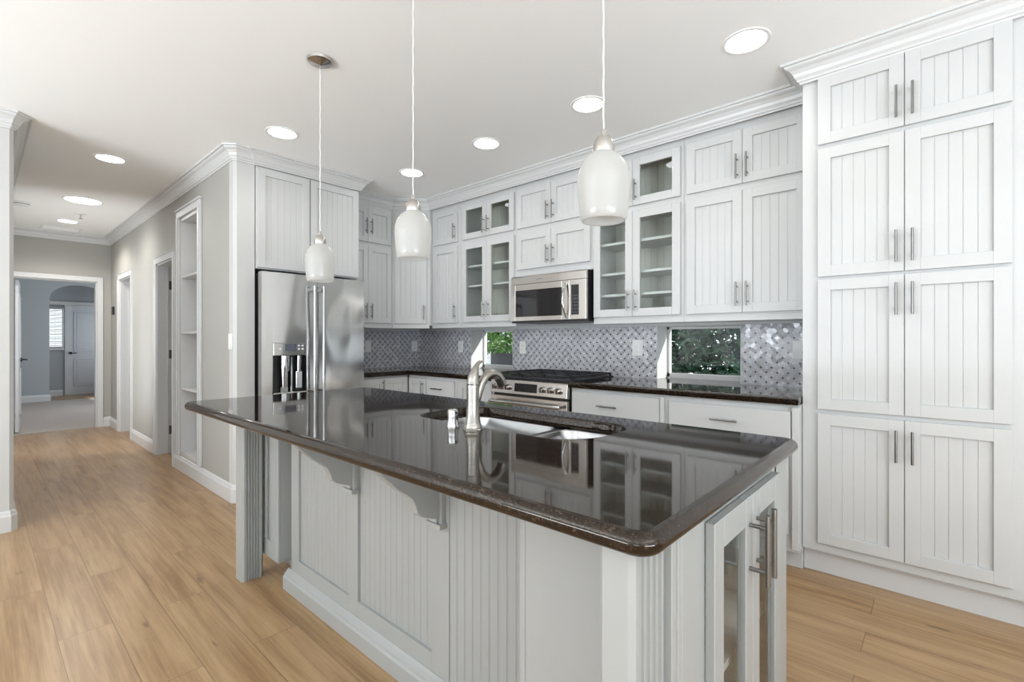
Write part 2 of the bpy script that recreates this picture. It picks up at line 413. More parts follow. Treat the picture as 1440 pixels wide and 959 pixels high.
# casings -----------------------------------------------------------
def casing_y(name, x0, x1, y, zt, wd=.07, label=None):
    q = B(); pr = [(0, 0), (0, -.012), (.012, -.018), (wd-.012, -.018), (wd-.006, -.024), (wd, -.024), (wd, 0)]
    q.prism([(x0-a, y+d) for a, d in pr], 0, zt+.0); q.prism([(x1+a, y+d) for a, d in pr], 0, zt)
    q.box(x0-wd, x1+wd, y-.018, y, zt, zt+wd-.006); q.box(x0-wd, x1+wd, y-.024, y, zt+wd-.006, zt+wd)
    return struct(name, q, 'trim', label)
def hall_door(n, x0, x1, swing, label):
    casing_y('trim_%d' % (3+n), x0, x1, YH, HT, label='white door casing')
    q = B()                                            # jambs and stops
    q.box(x0, x0+.015, YH, YH+.14, 0, HT); q.box(x1-.015, x1, YH, YH+.14, 0, HT); q.box(x0, x1, YH, YH+.14, HT-.015, HT)
    q.box(x0+.015, x0+.027, YH+.085, YH+.10, 0, HT-.015); q.box(x1-.027, x1-.015, YH+.085, YH+.10, 0, HT-.015)
    d = struct('door_%d' % n, q, 'trim', label)
    leaf = door_leaf('leaf', x1-x0-.04, HT-.03, 'trim', d)
    if swing:                                          # open into the room beyond, hinged on the far jamb
        leaf.location = (x0+.022, YH+.15, .01); leaf.rotation_euler = (0, 0, R(88))
    else:
        leaf.location = (x0+.022, YH+.15, .01); leaf.rotation_euler = (0, 0, R(78))
    if swing:
        for z in (.25, 1.06, 1.80):
            h = B(); h.box(x0+.015, x0+.018, YH+.10, YH+.138, z-.045, z+.045)
            h.lathe([(.006, -.048), (.006, .048)], (x0+.021, YH+.146, z), 10)
            h.build('hinge', 'nickel', d)
    else:
        B().box(x0+.015, x0+.018, YH+.10, YH+.13, 1.02, 1.09).build('strike_plate', 'black', d)
    return d
def door_leaf(name, wd, ht, mat, parent, t=.035, arch=True):
    """two-panel leaf in local x (width) and z; front faces -y, hinge at x=0"""
    q = B(); q.box(0, wd, 0, t, 0, ht)
    for zz0, zz1 in ((.20, .80), (.95, ht-.15)):
        for sy, y0 in ((-1, 0), (1, t)):
            for a, dd in ((.0, .012),):
                x0, x1 = .12, wd-.12
                q.box(x0, x1, y0, y0+sy*dd, zz0, zz0+.018); q.box(x0, x1, y0, y0+sy*dd, zz1-.018, zz1)
                q.box(x0, x0+.018, y0, y0+sy*dd, zz0, zz1); q.box(x1-.018, x1, y0, y0+sy*dd, zz0, zz1)
            q.box(.165, wd-.165, y0, y0+sy*.005, zz0+.045, zz1-.045)
    return q.build(name, mat, parent, .003)
def lever(parent, x, y, z, sy=-1, sx=1, name='handle'):
    q = B(); q.tube([(x, y, z), (x, y+sy*.012, z)], .026, 20); q.tube([(x, y+sy*.012, z), (x, y+sy*.05, z)], .009)
    q.tube([(x, y+sy*.05, z), (x+sx*.06, y+sy*.052, z+.002), (x+sx*.11, y+sy*.05, z-.004)], [.009, .008, .006])
    return q.build(name, 'black', parent, smooth=True)
hall_door(1, *DA, True, 'open white hallway door with three steel hinges, nearer the niche')
hall_door(2, *DB, False, 'white hallway doorway nearest the hallway end')
# rooms behind the hall doors: closed by simple walls
struct('wall_closet', B().box(-7.0, -6.9, YH+.14, YB, 0, H), 'wall', 'partition between the rooms behind the hall wall')
# end opening casing + bedroom
q = B(); wd = .065
q.box(XE, XE+.02, OY[0]-wd, OY[0], 0, 2.02+wd); q.box(XE, XE+.02, OY[1], OY[1]+wd, 0, 2.02+wd); q.box(XE, XE+.02, OY[0], OY[1], 2.02, 2.02+wd)
q.box(XE-.12, XE, OY[0], OY[0]+.015, 0, 2.02); q.box(XE-.12, XE, OY[1]-.015, OY[1], 0, 2.02); q.box(XE-.12, XE, OY[0], OY[1], 2.005, 2.02)
struct('trim_6', q, 'trim', 'white casing of the opening at the hallway end', bevel=.003)
struct('floor_bedroom', B().box(-13.2, XE, -1.2, 2.9, -.06, .006), 'carpet', 'beige carpet in the room beyond the hallway')
struct('floor_alcove', B().box(-14.45, -13.2, .2, 2.9, -.06, 0), 'floor', 'wood floor past the arch')
struct('wall_bedroom_south', B().box(-13.3, XE-.12, -1.3, -1.2, 0, H), 'bedwall')
b = B(); b.box(-13.3, -12.0, 2.8, 2.9, 0, H); b.box(-10.4, XE-.12, 2.8, 2.9, 0, H); b.box(-12, -10.4, 2.8, 2.9, 0, .85); b.box(-12, -10.4, 2.8, 2.9, 2.15, H)  # unseen window gap, added only to light this room
struct('wall_bedroom_north', b, 'bedwall')
# arch wall
b = B(); ya, yb_, zs, rise = .985, 1.865, 2.04, .30; xa = -13.2
N = 20; arc = [((ya+yb_)/2 - (yb_-ya)/2*math.cos(PI*k/N), zs + rise*math.sin(PI*k/N)) for k in range(N+1)]
b.box(xa-.12, xa, -1.3, ya, 0, H); b.box(xa-.12, xa, yb_, 2.9, 0, H)
for k in range(N):
    b.prism([arc[k], arc[k+1], (arc[k+1][0], H), (arc[k][0], H)], xa-.12, xa, 'x')
struct('wall_bedroom_arch', b, 'bedwall', 'slate grey wall with an arched opening')
sweep('baseboard_bedroom', [(xa, -1.2), (xa, ya), (xa-.12, ya)], BP, .006)
b = B(); b.box(-14.45, -14.33, .2, .72, 0, H); b.box(-14.45, -14.33, .72, 1.30, 0, 1.02); b.box(-14.45, -14.33, .72, 1.30, 1.92, H); b.box(-14.45, -14.33, 1.30, 2.9, 0, H)
b.box(-14.33, xa-.12, .2, .3, 0, H); b.box(-14.33, xa-.12, 2.3, 2.4, 0, H)
struct('wall_alcove', b, 'bedwall')
sweep('baseboard_alcove', [(-14.33, .3), (-14.33, 1.28)], BP, 0)
q = B()
for y0, y1, z0, z1 in ((.72, 1.30, 1.02, 1.06), (.72, 1.30, 1.88, 1.92), (.72, .76, 1.06, 1.88), (1.27, 1.30, 1.06, 1.88)): q.box(-14.40, -14.30, y0, y1, z0, z1)
q.box(-14.33, -14.27, .70, 1.32, 1.0, 1.022)
w6 = struct('window_6', q, 'trim', 'small window with slatted blinds past the arch')
q = B()
for k in range(22):
    z = 1.075 + k*.0375; q.add([(-14.29, .75, z), (-14.29, 1.28, z), (-14.255, 1.28, z-.016), (-14.255, .75, z-.016), (-14.29, .75, z+.003), (-14.29, 1.28, z+.003), (-14.255, 1.28, z-.013), (-14.255, .75, z-.013)], [(0,1,2,3), (4,5,6,7), (0,1,5,4), (3,2,6,7), (1,2,6,5), (0,3,7,4)])
q.box(-14.30, -14.25, .74, 1.29, 1.885, 1.93)
q.box(-14.262, -14.260, .86, .863, 1.06, 1.9); q.box(-14.262, -14.260, 1.15, 1.153, 1.06, 1.9)
tag(q.build('window_blind', 'blind'), 'white slatted blind over the small window past the arch', 'window blind')
B().box(-14.37, -14.365, .74, 1.28, 1.05, 1.89).build('pane', 'glass', w6)
q = B(); q.box(-14.33, -14.30, .95, 2.06, 1.985, 2.055); q.box(-14.33, -14.30, 1.31, 1.335, 0, 1.985); q.box(-14.33, -14.30, 1.99, 2.06, 0, 1.985)
d3 = struct('door_3', q, 'trim', 'blue-grey two-panel door past the arch')
lf = door_leaf('leaf', .65, 1.975, 'doorpaint', d3); lf.location = (-14.325, 1.338, .005); lf.rotation_euler = (0, 0, R(90))
lever(d3, -14.28, 1.40, .95, 0, 0).location = (0, 0, 0)
for o in list(d3.children):
    if o.name.startswith('handle'): bpy.data.objects.remove(o)
q = B(); q.tube([(-14.29, 1.40, .93), (-14.275, 1.40, .93)], .03, 16); q.tube([(-14.275, 1.40, .93), (-14.24, 1.40, .93), (-14.24, 1.50, .93)], .010); q.build('handle', 'black', d3, smooth=True)
# open door leaf on the left of the end opening
d4 = struct('door_4', B().box(XE-.125, XE-.105, OY[0]+.015, OY[0]+.027, 0, 2.0), 'trim', 'white door standing open into the far room')
lf = door_leaf('leaf', .78, 1.97, 'doorpaint', d4); lf.location = (XE-.13, OY[0]+.078, .02); lf.rotation_euler = (0, 0, R(176.5))
q = B(); q.tube([(-9.60, .425, .94), (-9.60, .44, .94)], .03, 16); q.tube([(-9.60, .44, .94), (-9.60, .475, .94), (-9.50, .48, .94)], .010); q.build('handle', 'black', d4, smooth=True)

# niche -------------------------------------------------------------
n0, n1 = NI
t = thing('built_in_shelf', 'tall narrow white shelf niche recessed in the hallway wall', 'built-in shelf', (n0, YH, .14))
off = (n0, YH, .14); dp = .30
q = B(); q.box(n0, n0+.015, YH, YH+dp, .14, 2.35); q.box(n1-.015, n1, YH, YH+dp, .14, 2.35); q.box(n0, n1, YH+dp-.015, YH+dp, .14, 2.35)
q.box(n0+.015, n1-.015, YH, YH+dp, .14, .17); q.box(n0+.015, n1-.015, YH, YH+dp, 2.32, 2.35)
q.build('body', 'trim', t, off=off)
q = B(); wd = .06
q.box(n0-wd, n0, YH-.02, YH, .14, 2.35); q.box(n1, n1+wd, YH-.02, YH, .14, 2.35); q.box(n0-wd, n1+wd, YH-.02, YH, 2.35, 2.35+wd); q.box(n0-wd-.01, n1+wd+.01, YH-.03, YH, 2.35+wd, 2.35+wd+.018)
q.box(n1+.005, n1+wd-.01, YH-.026, YH-.02, .14, 2.35); q.box(n0-wd+.01, n0-.005, YH-.026, YH-.02, .14, 2.35)
q.build('frame', 'trim', t, .003, off=off)
for z in (.76, 1.28, 1.80): B().box(n0+.015, n1-.015, YH+.004, YH+dp-.015, z-.011, z+.011).build('shelf', 'trim', t, .002, off=off)

# wall plates -------------------------------------------------------
def plate(kind, label, loc, rz, w_=.075, h_=.118, group=None):
    """local: faces -y"""
    nm = 'light_switch' if kind == 'switch' else 'power_outlet'
    t = thing(nm, label, 'light switch' if kind == 'switch' else 'outlet', loc, rz, group)
    B().box(-w_/2, w_/2, -.006, 0, -h_/2, h_/2).build('wall_plate', 'plastic', t, .002)
    if kind == 'switch':
        n = 2 if w_ > .1 else 1
        for k in range(n):
            cx = (k-(n-1)/2)*.046; B().box(cx-.016, cx+.016, -.009, -.006, -.033, .033).build('rocker', 'plastic', t, .0015)
    else:
        q = B()
        for s in (-1, 1):
            rc = B().box(-.017, .017, -.008, -.006, s*.020-.014, s*.020+.014).build('receptacle', 'plastic', t, .001)
            for sx in (-.007, .007): B().box(sx-.001, sx+.001, -.0085, -.0075, s*.020-.003, s*.020+.007).build('slot', 'slot', rc)
            B().tube([(0, -.0075, s*.020-.009), (0, -.0085, s*.020-.009)], .0025, 8).build('slot', 'slot', rc)
    return t
plate('switch', 'white light switch on the grey wall beside the niche', (-3.995, YH, 1.20), 0)
q = B(); q.box(-.04, .04, -.022, 0, -.055, .055)
th = thing('thermostat', 'small wall control with a dark face at the hallway end', 'thermostat', (-8.56, YH, 1.62))
q.build('case', 'black', th, .003); B().box(-.018, .018, -.025, -.022, -.005, .040).build('screen', 'lcd', th)
WT = YB - .010
plate('outlet', 'white outlet on the tiled wall between the corner and left window', (-3.85, WT, 1.142), 0)
plate('outlet', 'white outlet on the tile just right of the left window', (-2.975, WT, 1.142), 0, .075)
plate('switch', 'white switch plate on the tile left of the right window', (-1.79, WT, 1.150), 0, .088, .125)
plate('outlet', 'wide white outlet plate on the tile beside the pantry', (-.655, WT, 1.150), 0, .125, .118)
plate('outlet', 'white outlet on the fridge-side tile nearer the corner', (XW+.010, 3.388, 1.142), R(90))
plate('switch', 'white switch plate on the tile right beside the refrigerator', (XW+.010, 2.785, 1.145), R(90))

# windows of the range wall -----------------------------------------
for i, (x0, x1) in enumerate((W1, W2)):
    q = B(); y0, y1 = YB+.165, YB+.205
    fw = .022
    q.box(x0, x1, y0, y1, .915, ZS+fw+.006); q.box(x0, x1, y0, y1, ZT-fw, ZT); q.box(x0, x0+fw, y0, y1, ZS, ZT); q.box(x1-fw, x1, y0, y1, ZS, ZT)
    q.box(x0, x0+.004, YB-.012, y0, .915, ZT); q.box(x1-.004, x1, YB-.012, y0, .915, ZT); q.box(x0, x1, YB-.012, y0, ZT-.004, ZT)
    wn = struct('window_%d' % (i+1), q, 'trim', ('low window between counter and cabinets left of the range', 'low window right of the range onto a dark hedge')[i])
    B().box(x0+fw, x1-fw, y0+.018, y0+.023, ZS+fw, ZT-fw).build('pane', 'glass', wn)

# backsplash --------------------------------------------------------
ZC = .914
def splash(x0, x1, label):
    q = B(); q.box(x0, x1, YB-.010, YB, ZC, 1.318)
    o = tag(q.build('tile_backsplash', 'mosx'), label, 'backsplash')
    return o
splash(-4.555, W1[0], 'grey woven mosaic backsplash between the corner and left window')
splash(W1[1], W2[0], 'grey woven mosaic backsplash behind the range between both windows')
splash(W2[1], -.558, 'shimmering mosaic backsplash between right window and pantry')
q = B(); q.box(XW, XW+.010, 2.40, YB-.010, ZC, 1.318)
tag(q.build('tile_backsplash', 'mosy'), 'grey woven mosaic backsplash beside the refrigerator', 'backsplash')
q = B(); q.box(-4.23, -.558, YB-.016, YB-.0, 1.319, 1.336); q.box(XW, XW+.016, 2.40, YB-.016, 1.319, 1.336); q.box(-4.55, -4.23, YB-.016, YB, 1.319, 1.336)
struct('trim_7', q, 'trim', 'thin rail above the backsplash tile')

# ------------------------------------------------------------------ cabinets
def bead_panel(q, x0, x1, z0, z1, yf, th=.006, pitch=.042):
    """vertical beadboard between x0 and x1; front face at yf (facing -y)"""
    n = max(1, round((x1-x0)/pitch)); p = (x1-x0)/n; g = .0028; pts = [(x0, yf)]
    for k in range(1, n):
        xc = x0 + k*p; pts += [(xc-g, yf), (xc-g*.5, yf+.0022), (xc+g*.1, yf+.0022), (xc+g*.3, yf-.0006), (xc+g*1.3, yf-.0006), (xc+g*1.6, yf)]
    pts += [(x1, yf), (x1, yf+th), (x0, yf+th)]
    q.prism(pts, z0, z1, 'z')
def door_geo(q, x0, x1, z0, z1, y1=0., t=.02, st=.056, glassy=False, flat=False, pitch=.048):
    y0 = y1 - t
    if flat: q.box(x0, x1, y0, y1, z0, z1); return
    q.box(x0, x0+st, y0, y1, z0, z1); q.box(x1-st, x1, y0, y1, z0, z1)
    q.box(x0+st, x1-st, y0, y1, z0, z0+st); q.box(x0+st, x1-st, y0, y1, z1-st, z1)
    if not glassy: bead_panel(q, x0+st, x1-st, z0+st, z1-st, y0+.013, .005, pitch)
def pull(parent, x, y, z, ln=.15, axis='z', off=(0, 0, 0), r=.0055, stand=.032):
    """bar pull standing off the face at y (facing -y)"""
    q = B(); h = ln/2; d = h*.62
    if axis == 'z':
        q.tube([(x, y-stand, z-h), (x, y-stand, z+h)], r, 12)
        for s in (-1, 1): q.tube([(x, y, z+s*d), (x, y-stand, z+s*d)], r*.8, 10)
    else:
        q.tube([(x-h, y-stand, z), (x+h, y-stand, z)], r, 12)
        for s in (-1, 1): q.tube([(x+s*d, y, z), (x+s*d, y-stand, z)], r*.8, 10)
    return q.build('handle', 'pull', parent, smooth=True, off=off)

def cabinet(name, label, loc, rz, W_, D, z0, z1, doors, mat='cab', rows=None, rail=None, cat='cabinet', shelves=(), drawers=(), toe=0, extra=None):
    """local frame: x across, face at y=0 looking -y, absolute z. doors: (x0,x1,z0,z1,kind,handle side,handle z)"""
    t = thing(name, label, cat, (loc[0], loc[1], z0), rz)
    off = (0, 0, z0); glassy = any(d[4] == 'glass' for d in doors)
    q = B()
    if glassy:
        q.box(0, .018, 0, D, z0, z1); q.box(W_-.018, W_, 0, D, z0, z1); q.box(.018, W_-.018, D-.008, D, z0, z1)
        q.box(.018, W_-.018, .019, D-.008, z0, z0+.018); q.box(.018, W_-.018, .019, D-.008, z1-.018, z1)
        f = .04                                          # face frame
        q.box(.018, f, 0, .019, z0, z1); q.box(W_-f, W_-.018, 0, .019, z0, z1)
        zz = sorted(set([z0] + [d[2] for d in doors] + [d[3] for d in doors] + [z1]))
        lo = min(d[2] for d in doors); hi = max(d[3] for d in doors)
        q.box(f, W_-f, 0, .019, z0, lo+.02); q.box(f, W_-f, 0, .019, hi-.02, z1)
        for a in sorted(set(d[3] for d in doors))[:-1]:
            q.box(f, W_-f, 0, .019, a-.02, a+.06); q.box(.018, W_-.018, .019, D-.008, a-.004, a+.014)
    elif toe:
        q.box(0, W_, 0, D, z0+toe, z1); q.box(0, W_, .065, D, z0, z0+toe)
    else: q.box(0, W_, 0, D, z0, z1)
    if extra: extra(q)
    q.build('body', mat, t, .0015, off=off)
    if glassy:
        q = B(); bead_panel(q, .02, W_-.02, z0+.02, z1-.02, D-.0145, .006, .05)
        q.build('back_panel', 'inside', t, off=off)
    for z in shelves:
        B().box(.019, W_-.019, .022, D-.016, z-.009, z+.009).build('shelf', mat, t, off=off)
    for (x0, x1, a, b_, kind, hs, hz) in doors:
        q = B(); door_geo(q, x0, x1, a, b_, glassy=kind == 'glass', st=.056 if x1-x0 > .28 or kind == 'glass' else .05)
        d = q.build('door', mat, t, .0016, off=off)
        if kind == 'glass':
            B().box(x0+.05, x1-.05, -.011, -.007, a+.05, b_-.05).build('pane', 'glass', d, off=off)
        if hs: pull(d, (x0+.028) if hs == 'l' else (x1-.028), -.02, hz, off=off)
    for (x0, x1, a, b_, hx) in drawers:
        q = B(); q.box(x0, x1, -.02, 0, a, b_); d = q.build('drawer', mat, t, .003, off=off)
        if hx is not None: pull(d, hx, -.02, (a+b_)/2, .148, 'x', off=off)
    if rail: B().box(rail[0], rail[1], -.004, .014, 1.332, 1.372).build('light_rail', mat, t, .002, off=off)
    return t

UZ0, UZ1 = 1.362, H
YU = 3.17; UD = YB - .0005 - YU
L0, L1, S0, S1 = 1.383, 2.137, 2.178, 2.512                # upper cabinet door rows
HZ, HZS = 1.495, 2.31
def upper(label, xa_, xb_, doorx, kind, shelves=(), name='wall_cabinet', hs=None, zlo=None, z0=UZ0, rail=True, shz=2.28):
    W_ = xb_-xa_; ds = []
    lo0 = zlo or L0
    n = len(doorx)
    for i, (p, q_) in enumerate(doorx):
        side = ('r' if i == 0 else 'l') if n == 2 else hs
        ds.append((p-xa_, q_-xa_, lo0, L1 if zlo is None else 2.127, kind, side, lo0+.112 if zlo is None else lo0+.10))
        ds.append((p-xa_, q_-xa_, S0, S1, kind, side, shz))
    return cabinet(name, label, (xa_, YU, 0), 0, W_, UD, z0, UZ1-.001, ds, shelves=shelves, rail=(0, W_) if rail else None)
upper('tall white upper cabinet left of the glass pair, next to the corner', -3.955, -3.515, [(-3.915, -3.55)], 'bead', hs='r')
upper('white glass-door upper cabinet left of the microwave', -3.514, -2.792, [(-3.48, -3.146), (-3.143, -2.808)], 'glass', (1.73, 1.92))
upper('short white cabinet directly above the microwave', -2.791, -2.0005, [(-2.775, -2.403), (-2.40, -2.025)], 'bead', zlo=1.82, z0=1.756, rail=False)
upper('white glass-door upper cabinet right of the microwave', -1.999, -1.297, [(-1.992, -1.669), (-1.666, -1.317)], 'glass', (1.545, 1.705, 1.93))
upper('white solid-door upper cabinet next to the pantry', -1.296, -.558, [(-1.274, -.926), (-.923, -.575)], 'bead')
# diagonal corner cabinet
t = thing('corner_cabinet', 'diagonal white corner cabinet above the counter', 'cabinet', (-4.23, 2.866, UZ0), R(45)); off = (0, 0, UZ0)
Wd = math.hypot(.275, .274) - .002
q = B(); q.prism([(0, 0), (Wd, 0), (Wd+.2190, .2195), (Wd/2, .628), (-.2365, .236)], UZ0, UZ1-.001); q.build('body', 'cab', t, .001, off=off)
for a, b_, hz in ((L0, L1, L0+.112), (S0, S1, 2.28)):
    q = B(); door_geo(q, .03, Wd-.03, a, b_); d = q.build('door', 'cab', t, .0016, off=off); pull(d, Wd-.058, -.02, hz, off=off)
B().box(.004, Wd-.004, -.004, .014, 1.332, 1.372).build('light_rail', 'cab', t, .002, off=off)
# fridge-wall upper pair
cabinet('wall_cabinet', 'white upper cabinet between the refrigerator and corner cabinet', (-4.23, 2.316, 0), R(90), .548, .33, UZ0, UZ1-.001,
        [(.012, .262, L0, L1, 'bead', 'r', 1.495), (.265, .53, L0, L1, 'bead', 'l', 1.495), (.012, .262, S0, S1, 'bead', 'r', 2.33), (.265, .53, S0, S1, 'bead', 'l', 2.33)], rail=(0, .548))
# over-fridge cabinet with side panel
def fr(q):
    q.box(.853, .873, 0, .63, 0, 1.762)
cabinet('fridge_cabinet', 'tall white two-door cabinet above the steel refrigerator', (XF, 1.437, 0), R(90), .873, .63, 1.762, UZ1-.001,
        [(.010, .412, 1.772, 2.54, 'bead', 'r', 1.875), (.424, .862, 1.772, 2.54, 'bead', 'l', 1.875)])
# pantry
PX0, PX1, PY = -.556, .298, 2.91
rows = ((.172, .835), (.858, 1.520), (1.535, 2.190), (2.212, 2.552))
ds = []
for (a, b_), hz in zip(rows, (.715, 1.405, 1.65, 2.322)):
    ds.append((-.484-PX0, -.1395-PX0, a, b_, 'bead', 'r', hz)); ds.append((-.1365-PX0, .212-PX0, a, b_, 'bead', 'l', hz))
t = cabinet('pantry_cabinet', 'floor-to-ceiling white pantry with eight beadboard doors', (PX0, PY, 0), 0, PX1-PX0, YB-PY-.001, .125, H-.001, ds)
q = B(); q.prism([(PY+.045, -.125), (YB-.002, -.125), (YB-.002, 0), (PY, 0), (PY, -.002), (PY+.045, -.018)], 0, PX1-PX0, 'x')
for k in range(len(q.v)): q.v[k] = (q.v[k][0], q.v[k][1]-PY, q.v[k][2])
q.build('plinth', 'trim', t)

# base cabinets right of the range
YF = 2.86; BD = YB - YF - .001; ZB = .873
def basecab(label, xa_, xb_, doors, drawers, name='base_cabinet', extra=None):
    return cabinet(name, label, (xa_, YF, 0), 0, xb_-xa_, BD, 0, ZB, doors, drawers=drawers, toe=.10, extra=extra)
xa_ = -1.992
basecab('white base cabinet with wide drawer just right of the range', xa_, -1.288, [(.016, .338, .13, .66, 'bead', 'r', .57), (.341, .665, .13, .66, 'bead', 'l', .57)], [(.016, .672, .682, .848, -1.681-xa_)], extra=lambda q: q.box(.678, .703, -.024, 0, .12, .86))
xa_ = -1.287
basecab('white base cabinet with wide drawer beside the pantry', xa_, -.558, [(.028, .352, .195, .66, 'bead', 'r', .57), (.355, .680, .195, .66, 'bead', 'l', .57)], [(.028, .690, .682, .838, -.928-xa_)], extra=lambda q: q.box(.697, .728, -.024, 0, .12, .86))
# left of the range
xa_ = -3.93
cabinet('base_cabinet', 'narrow white base cabinet in the counter corner', (xa_, YF, 0), 0, .305, BD, 0, ZB, [(.022, .277, .13, .845, 'bead', 'r', .75)], toe=.10)
xa_ = -3.624
basecab('white base cabinet with small drawer right of the corner', xa_, -3.215, [(.018, .378, .13, .66, 'bead', 'r', .57)], [(.018, .378, .685, .842, -3.46-xa_)])
xa_ = -3.214
cabinet('base_cabinet', 'white base cabinet against the left side of the range', (xa_, YF, 0), 0, .450, BD, 0, ZB, [(.03, .225, .13, .845, 'bead', 'r', .75), (.228, .435, .13, .845, 'bead', 'l', .75)], toe=.10)
cabinet('base_cabinet', 'white base cabinet between the refrigerator and counter corner', (-3.95, 2.311, 0), R(90), .545, .61, 0, ZB, [(.02, .270, .13, .85, 'bead', 'r', .765), (.273, .535, .13, .85, 'bead', None, 0)], toe=.10)

# ------------------------------------------------------------------ counters
def rounded(x0, x1, y0, y1, rs, n=8):
    """rs: radii for corners (x0,y0),(x1,y0),(x1,y1),(x0,y1)"""
    cs = [(x0, y0, PI), (x1, y0, 1.5*PI), (x1, y1, 0), (x0, y1, .5*PI)]; out = []
    for (cx, cy, a0), r in zip(cs, rs):
        if r <= 0: out.append((cx, cy)); continue
        ox = cx + (r if cx == x0 else -r); oy = cy + (r if cy == y0 else -r)
        for k in range(n+1): a = a0 + PI/2*k/n; out.append((ox + r*math.cos(a), oy + r*math.sin(a)))
    return out
def inset(poly, d):
    n = len(poly); out = []
    for i in range(n):
        p0, p, p1 = Vector(poly[i-1]), Vector(poly[i]), Vector(poly[(i+1) % n])
        a = (p-p0).normalized(); b_ = (p1-p).normalized(); na = Vector((-a.y, a.x)); nb = Vector((-b_.y, b_.x))
        m = na + nb; m = m/m.dot(na); out.append((p.x+m.x*d, p.y+m.y*d))
    return out
def slab(name, outline, z0, z1, prof, holes=(), mat='granite', label=None, cat='countertop'):
    """outline counter-clockwise; prof: list of (inset, z) from bottom to top for the outer edge"""
    bm = bmesh.new(); loops = []
    for d, z in prof: loops.append([bm.verts.new((x, y, z)) for x, y in (inset(outline, d) if d else outline)])
    n = len(outline)
    for j in range(len(loops)-1):
        for k in range(n): bm.faces.new((loops[j][k], loops[j][(k+1) % n], loops[j+1][(k+1) % n], loops[j+1][k]))
    hl = []
    for h in holes:
        lo = [bm.verts.new((x, y, prof[0][1])) for x, y in h]; mid = [bm.verts.new((x, y, prof[-1][1]-.004)) for x, y in h]
        hi = [bm.verts.new((x, y, prof[-1][1])) for x, y in inset(h, -.004)]
        m = len(h)
        for A, C_ in ((lo, mid), (mid, hi)):
            for k in range(m): bm.faces.new((A[k], A[(k+1) % m], C_[(k+1) % m], C_[k]))
        hl.append((lo, hi))
    for which, top in ((0, False), (1, True)):
        outer = loops[-1] if top else loops[0]
        groups = [outer] + [h[1] if top else h[0] for h in hl]
        flat = [v for g in groups for v in g]
        tris = tessellate_polygon([[v.co.copy() for v in g] for g in groups])
        for tr in tris:
            try: bm.faces.new([flat[i] for i in tr])
            except ValueError: pass
    bmesh.ops.recalc_face_normals(bm, faces=bm.faces); bm.normal_update()
    for f in bm.faces: f.smooth = abs(f.normal.z) < .98
    for e in bm.edges:
        if any(abs(f.normal.z) >= .98 for f in e.link_faces) or e.calc_face_angle(0) > R(45): e.smooth = False
    me = bpy.data.meshes.new(name); bm.to_mesh(me); bm.free(); me.materials.append(M[mat])
    o = bpy.data.objects.new(name, me); COL.objects.link(o)
    return tag(o, label, cat)
def bull(z0, z1, n=8):
    r = (z1-z0)/2; return [(r - r*math.cos(PI*k/n - PI/2), z0 + r + r*math.sin(PI*k/n - PI/2)) for k in range(n+1)]
def eased(z0, z1): return [(.004, z0), (0, z0+.004), (0, z1-.006), (.002, z1-.002), (.006, z1)]
SX0, SX1, SY0, SY1 = -1.575, -.785, 1.155, 1.515
hole = rounded(SX0, SX1, SY0, SY1, (.10, .15, .10, .10), 8)
slab('island_countertop', rounded(-2.742, -.322, .668, 1.668, (.045, .045, .045, .045), 8), ZB+.001, .914, bull(ZB+.001, .914), [hole], label='polished dark brown granite top on the kitchen island')
slab('countertop', [(-1.994, 2.825), (-.558, 2.825), (-.558, YB-.001), (W2[1], YB-.001), (W2[1], YB+.164), (W2[0], YB+.164), (W2[0], YB-.001), (-1.994, YB-.001)], ZB+.001, .914, eased(ZB+.001, .914)[:1]+[(0, ZB+.005), (0, .912), (.001, .914)], label='dark granite countertop between the range and pantry')
slab('countertop', [(XW+.001, 2.313), (-3.90, 2.313), (-3.90, 2.825), (-2.764, 2.825), (-2.764, YB-.001), (W1[1]-.001, YB-.001), (W1[1]-.001, YB+.164), (W1[0]+.001, YB+.164), (W1[0]+.001, YB-.001), (XW+.001, YB-.001)], ZB+.001, .914, [(.002, ZB+.001), (0, ZB+.005), (0, .912), (.001, .914)], label='L-shaped dark granite countertop in the corner beside the refrigerator')

# ------------------------------------------------------------------ island
I = thing('kitchen_island', 'long soft-white island with beadboard side and corner posts', 'kitchen island', (-1.5, 1.33, 0)); io = (-1.5, 1.33, 0)
def ip(q, name, mat='island_paint', bevel=.002, parent=I, **k): return q.build(name, mat, parent, bevel, off=io, **k)
xs = -.355; ye = 1.638
q = B()
q.box(-2.37, -.72, 1.05, 1.066, .09, ZB); q.box(-2.69, xs-.02, ye-.018, ye, .10, ZB); q.box(-2.37, -2.352, 1.066, ye-.018, .09, ZB)
q.box(-2.37, -.72, 1.066, ye-.018, .10, .118); q.box(-2.37, -.36, 1.10, 1.57, 0, .10)
# open fronted end unit behind the glass doors
q.box(-.735, -.717, .845, ye-.018, .09, ZB); q.box(-.717, xs, 1.50, 1.518, .0, ZB); q.box(-.717, xs-.001, .90, 1.50, .09, .108)
q.box(xs-.018, xs, .86, .972, 0, ZB); q.box(xs-.018, xs, 1.468, ye, 0, ZB); q.box(xs-.018, xs, .972, 1.468, 0, .118); q.box(xs-.018, xs, .972, 1.468, .842, ZB)
q.box(-.717, xs-.001, .845, .863, 0, ZB); q.box(-.42, xs-.004, .825, .846, 0, ZB)
q.box(-.73, -.44, 1.03, 1.05, .0, ZB)
ip(q, 'body')
B().box(-.716, xs-.02, .866, 1.498, .45, .468).build('shelf', 'cab', I, .001, off=io)
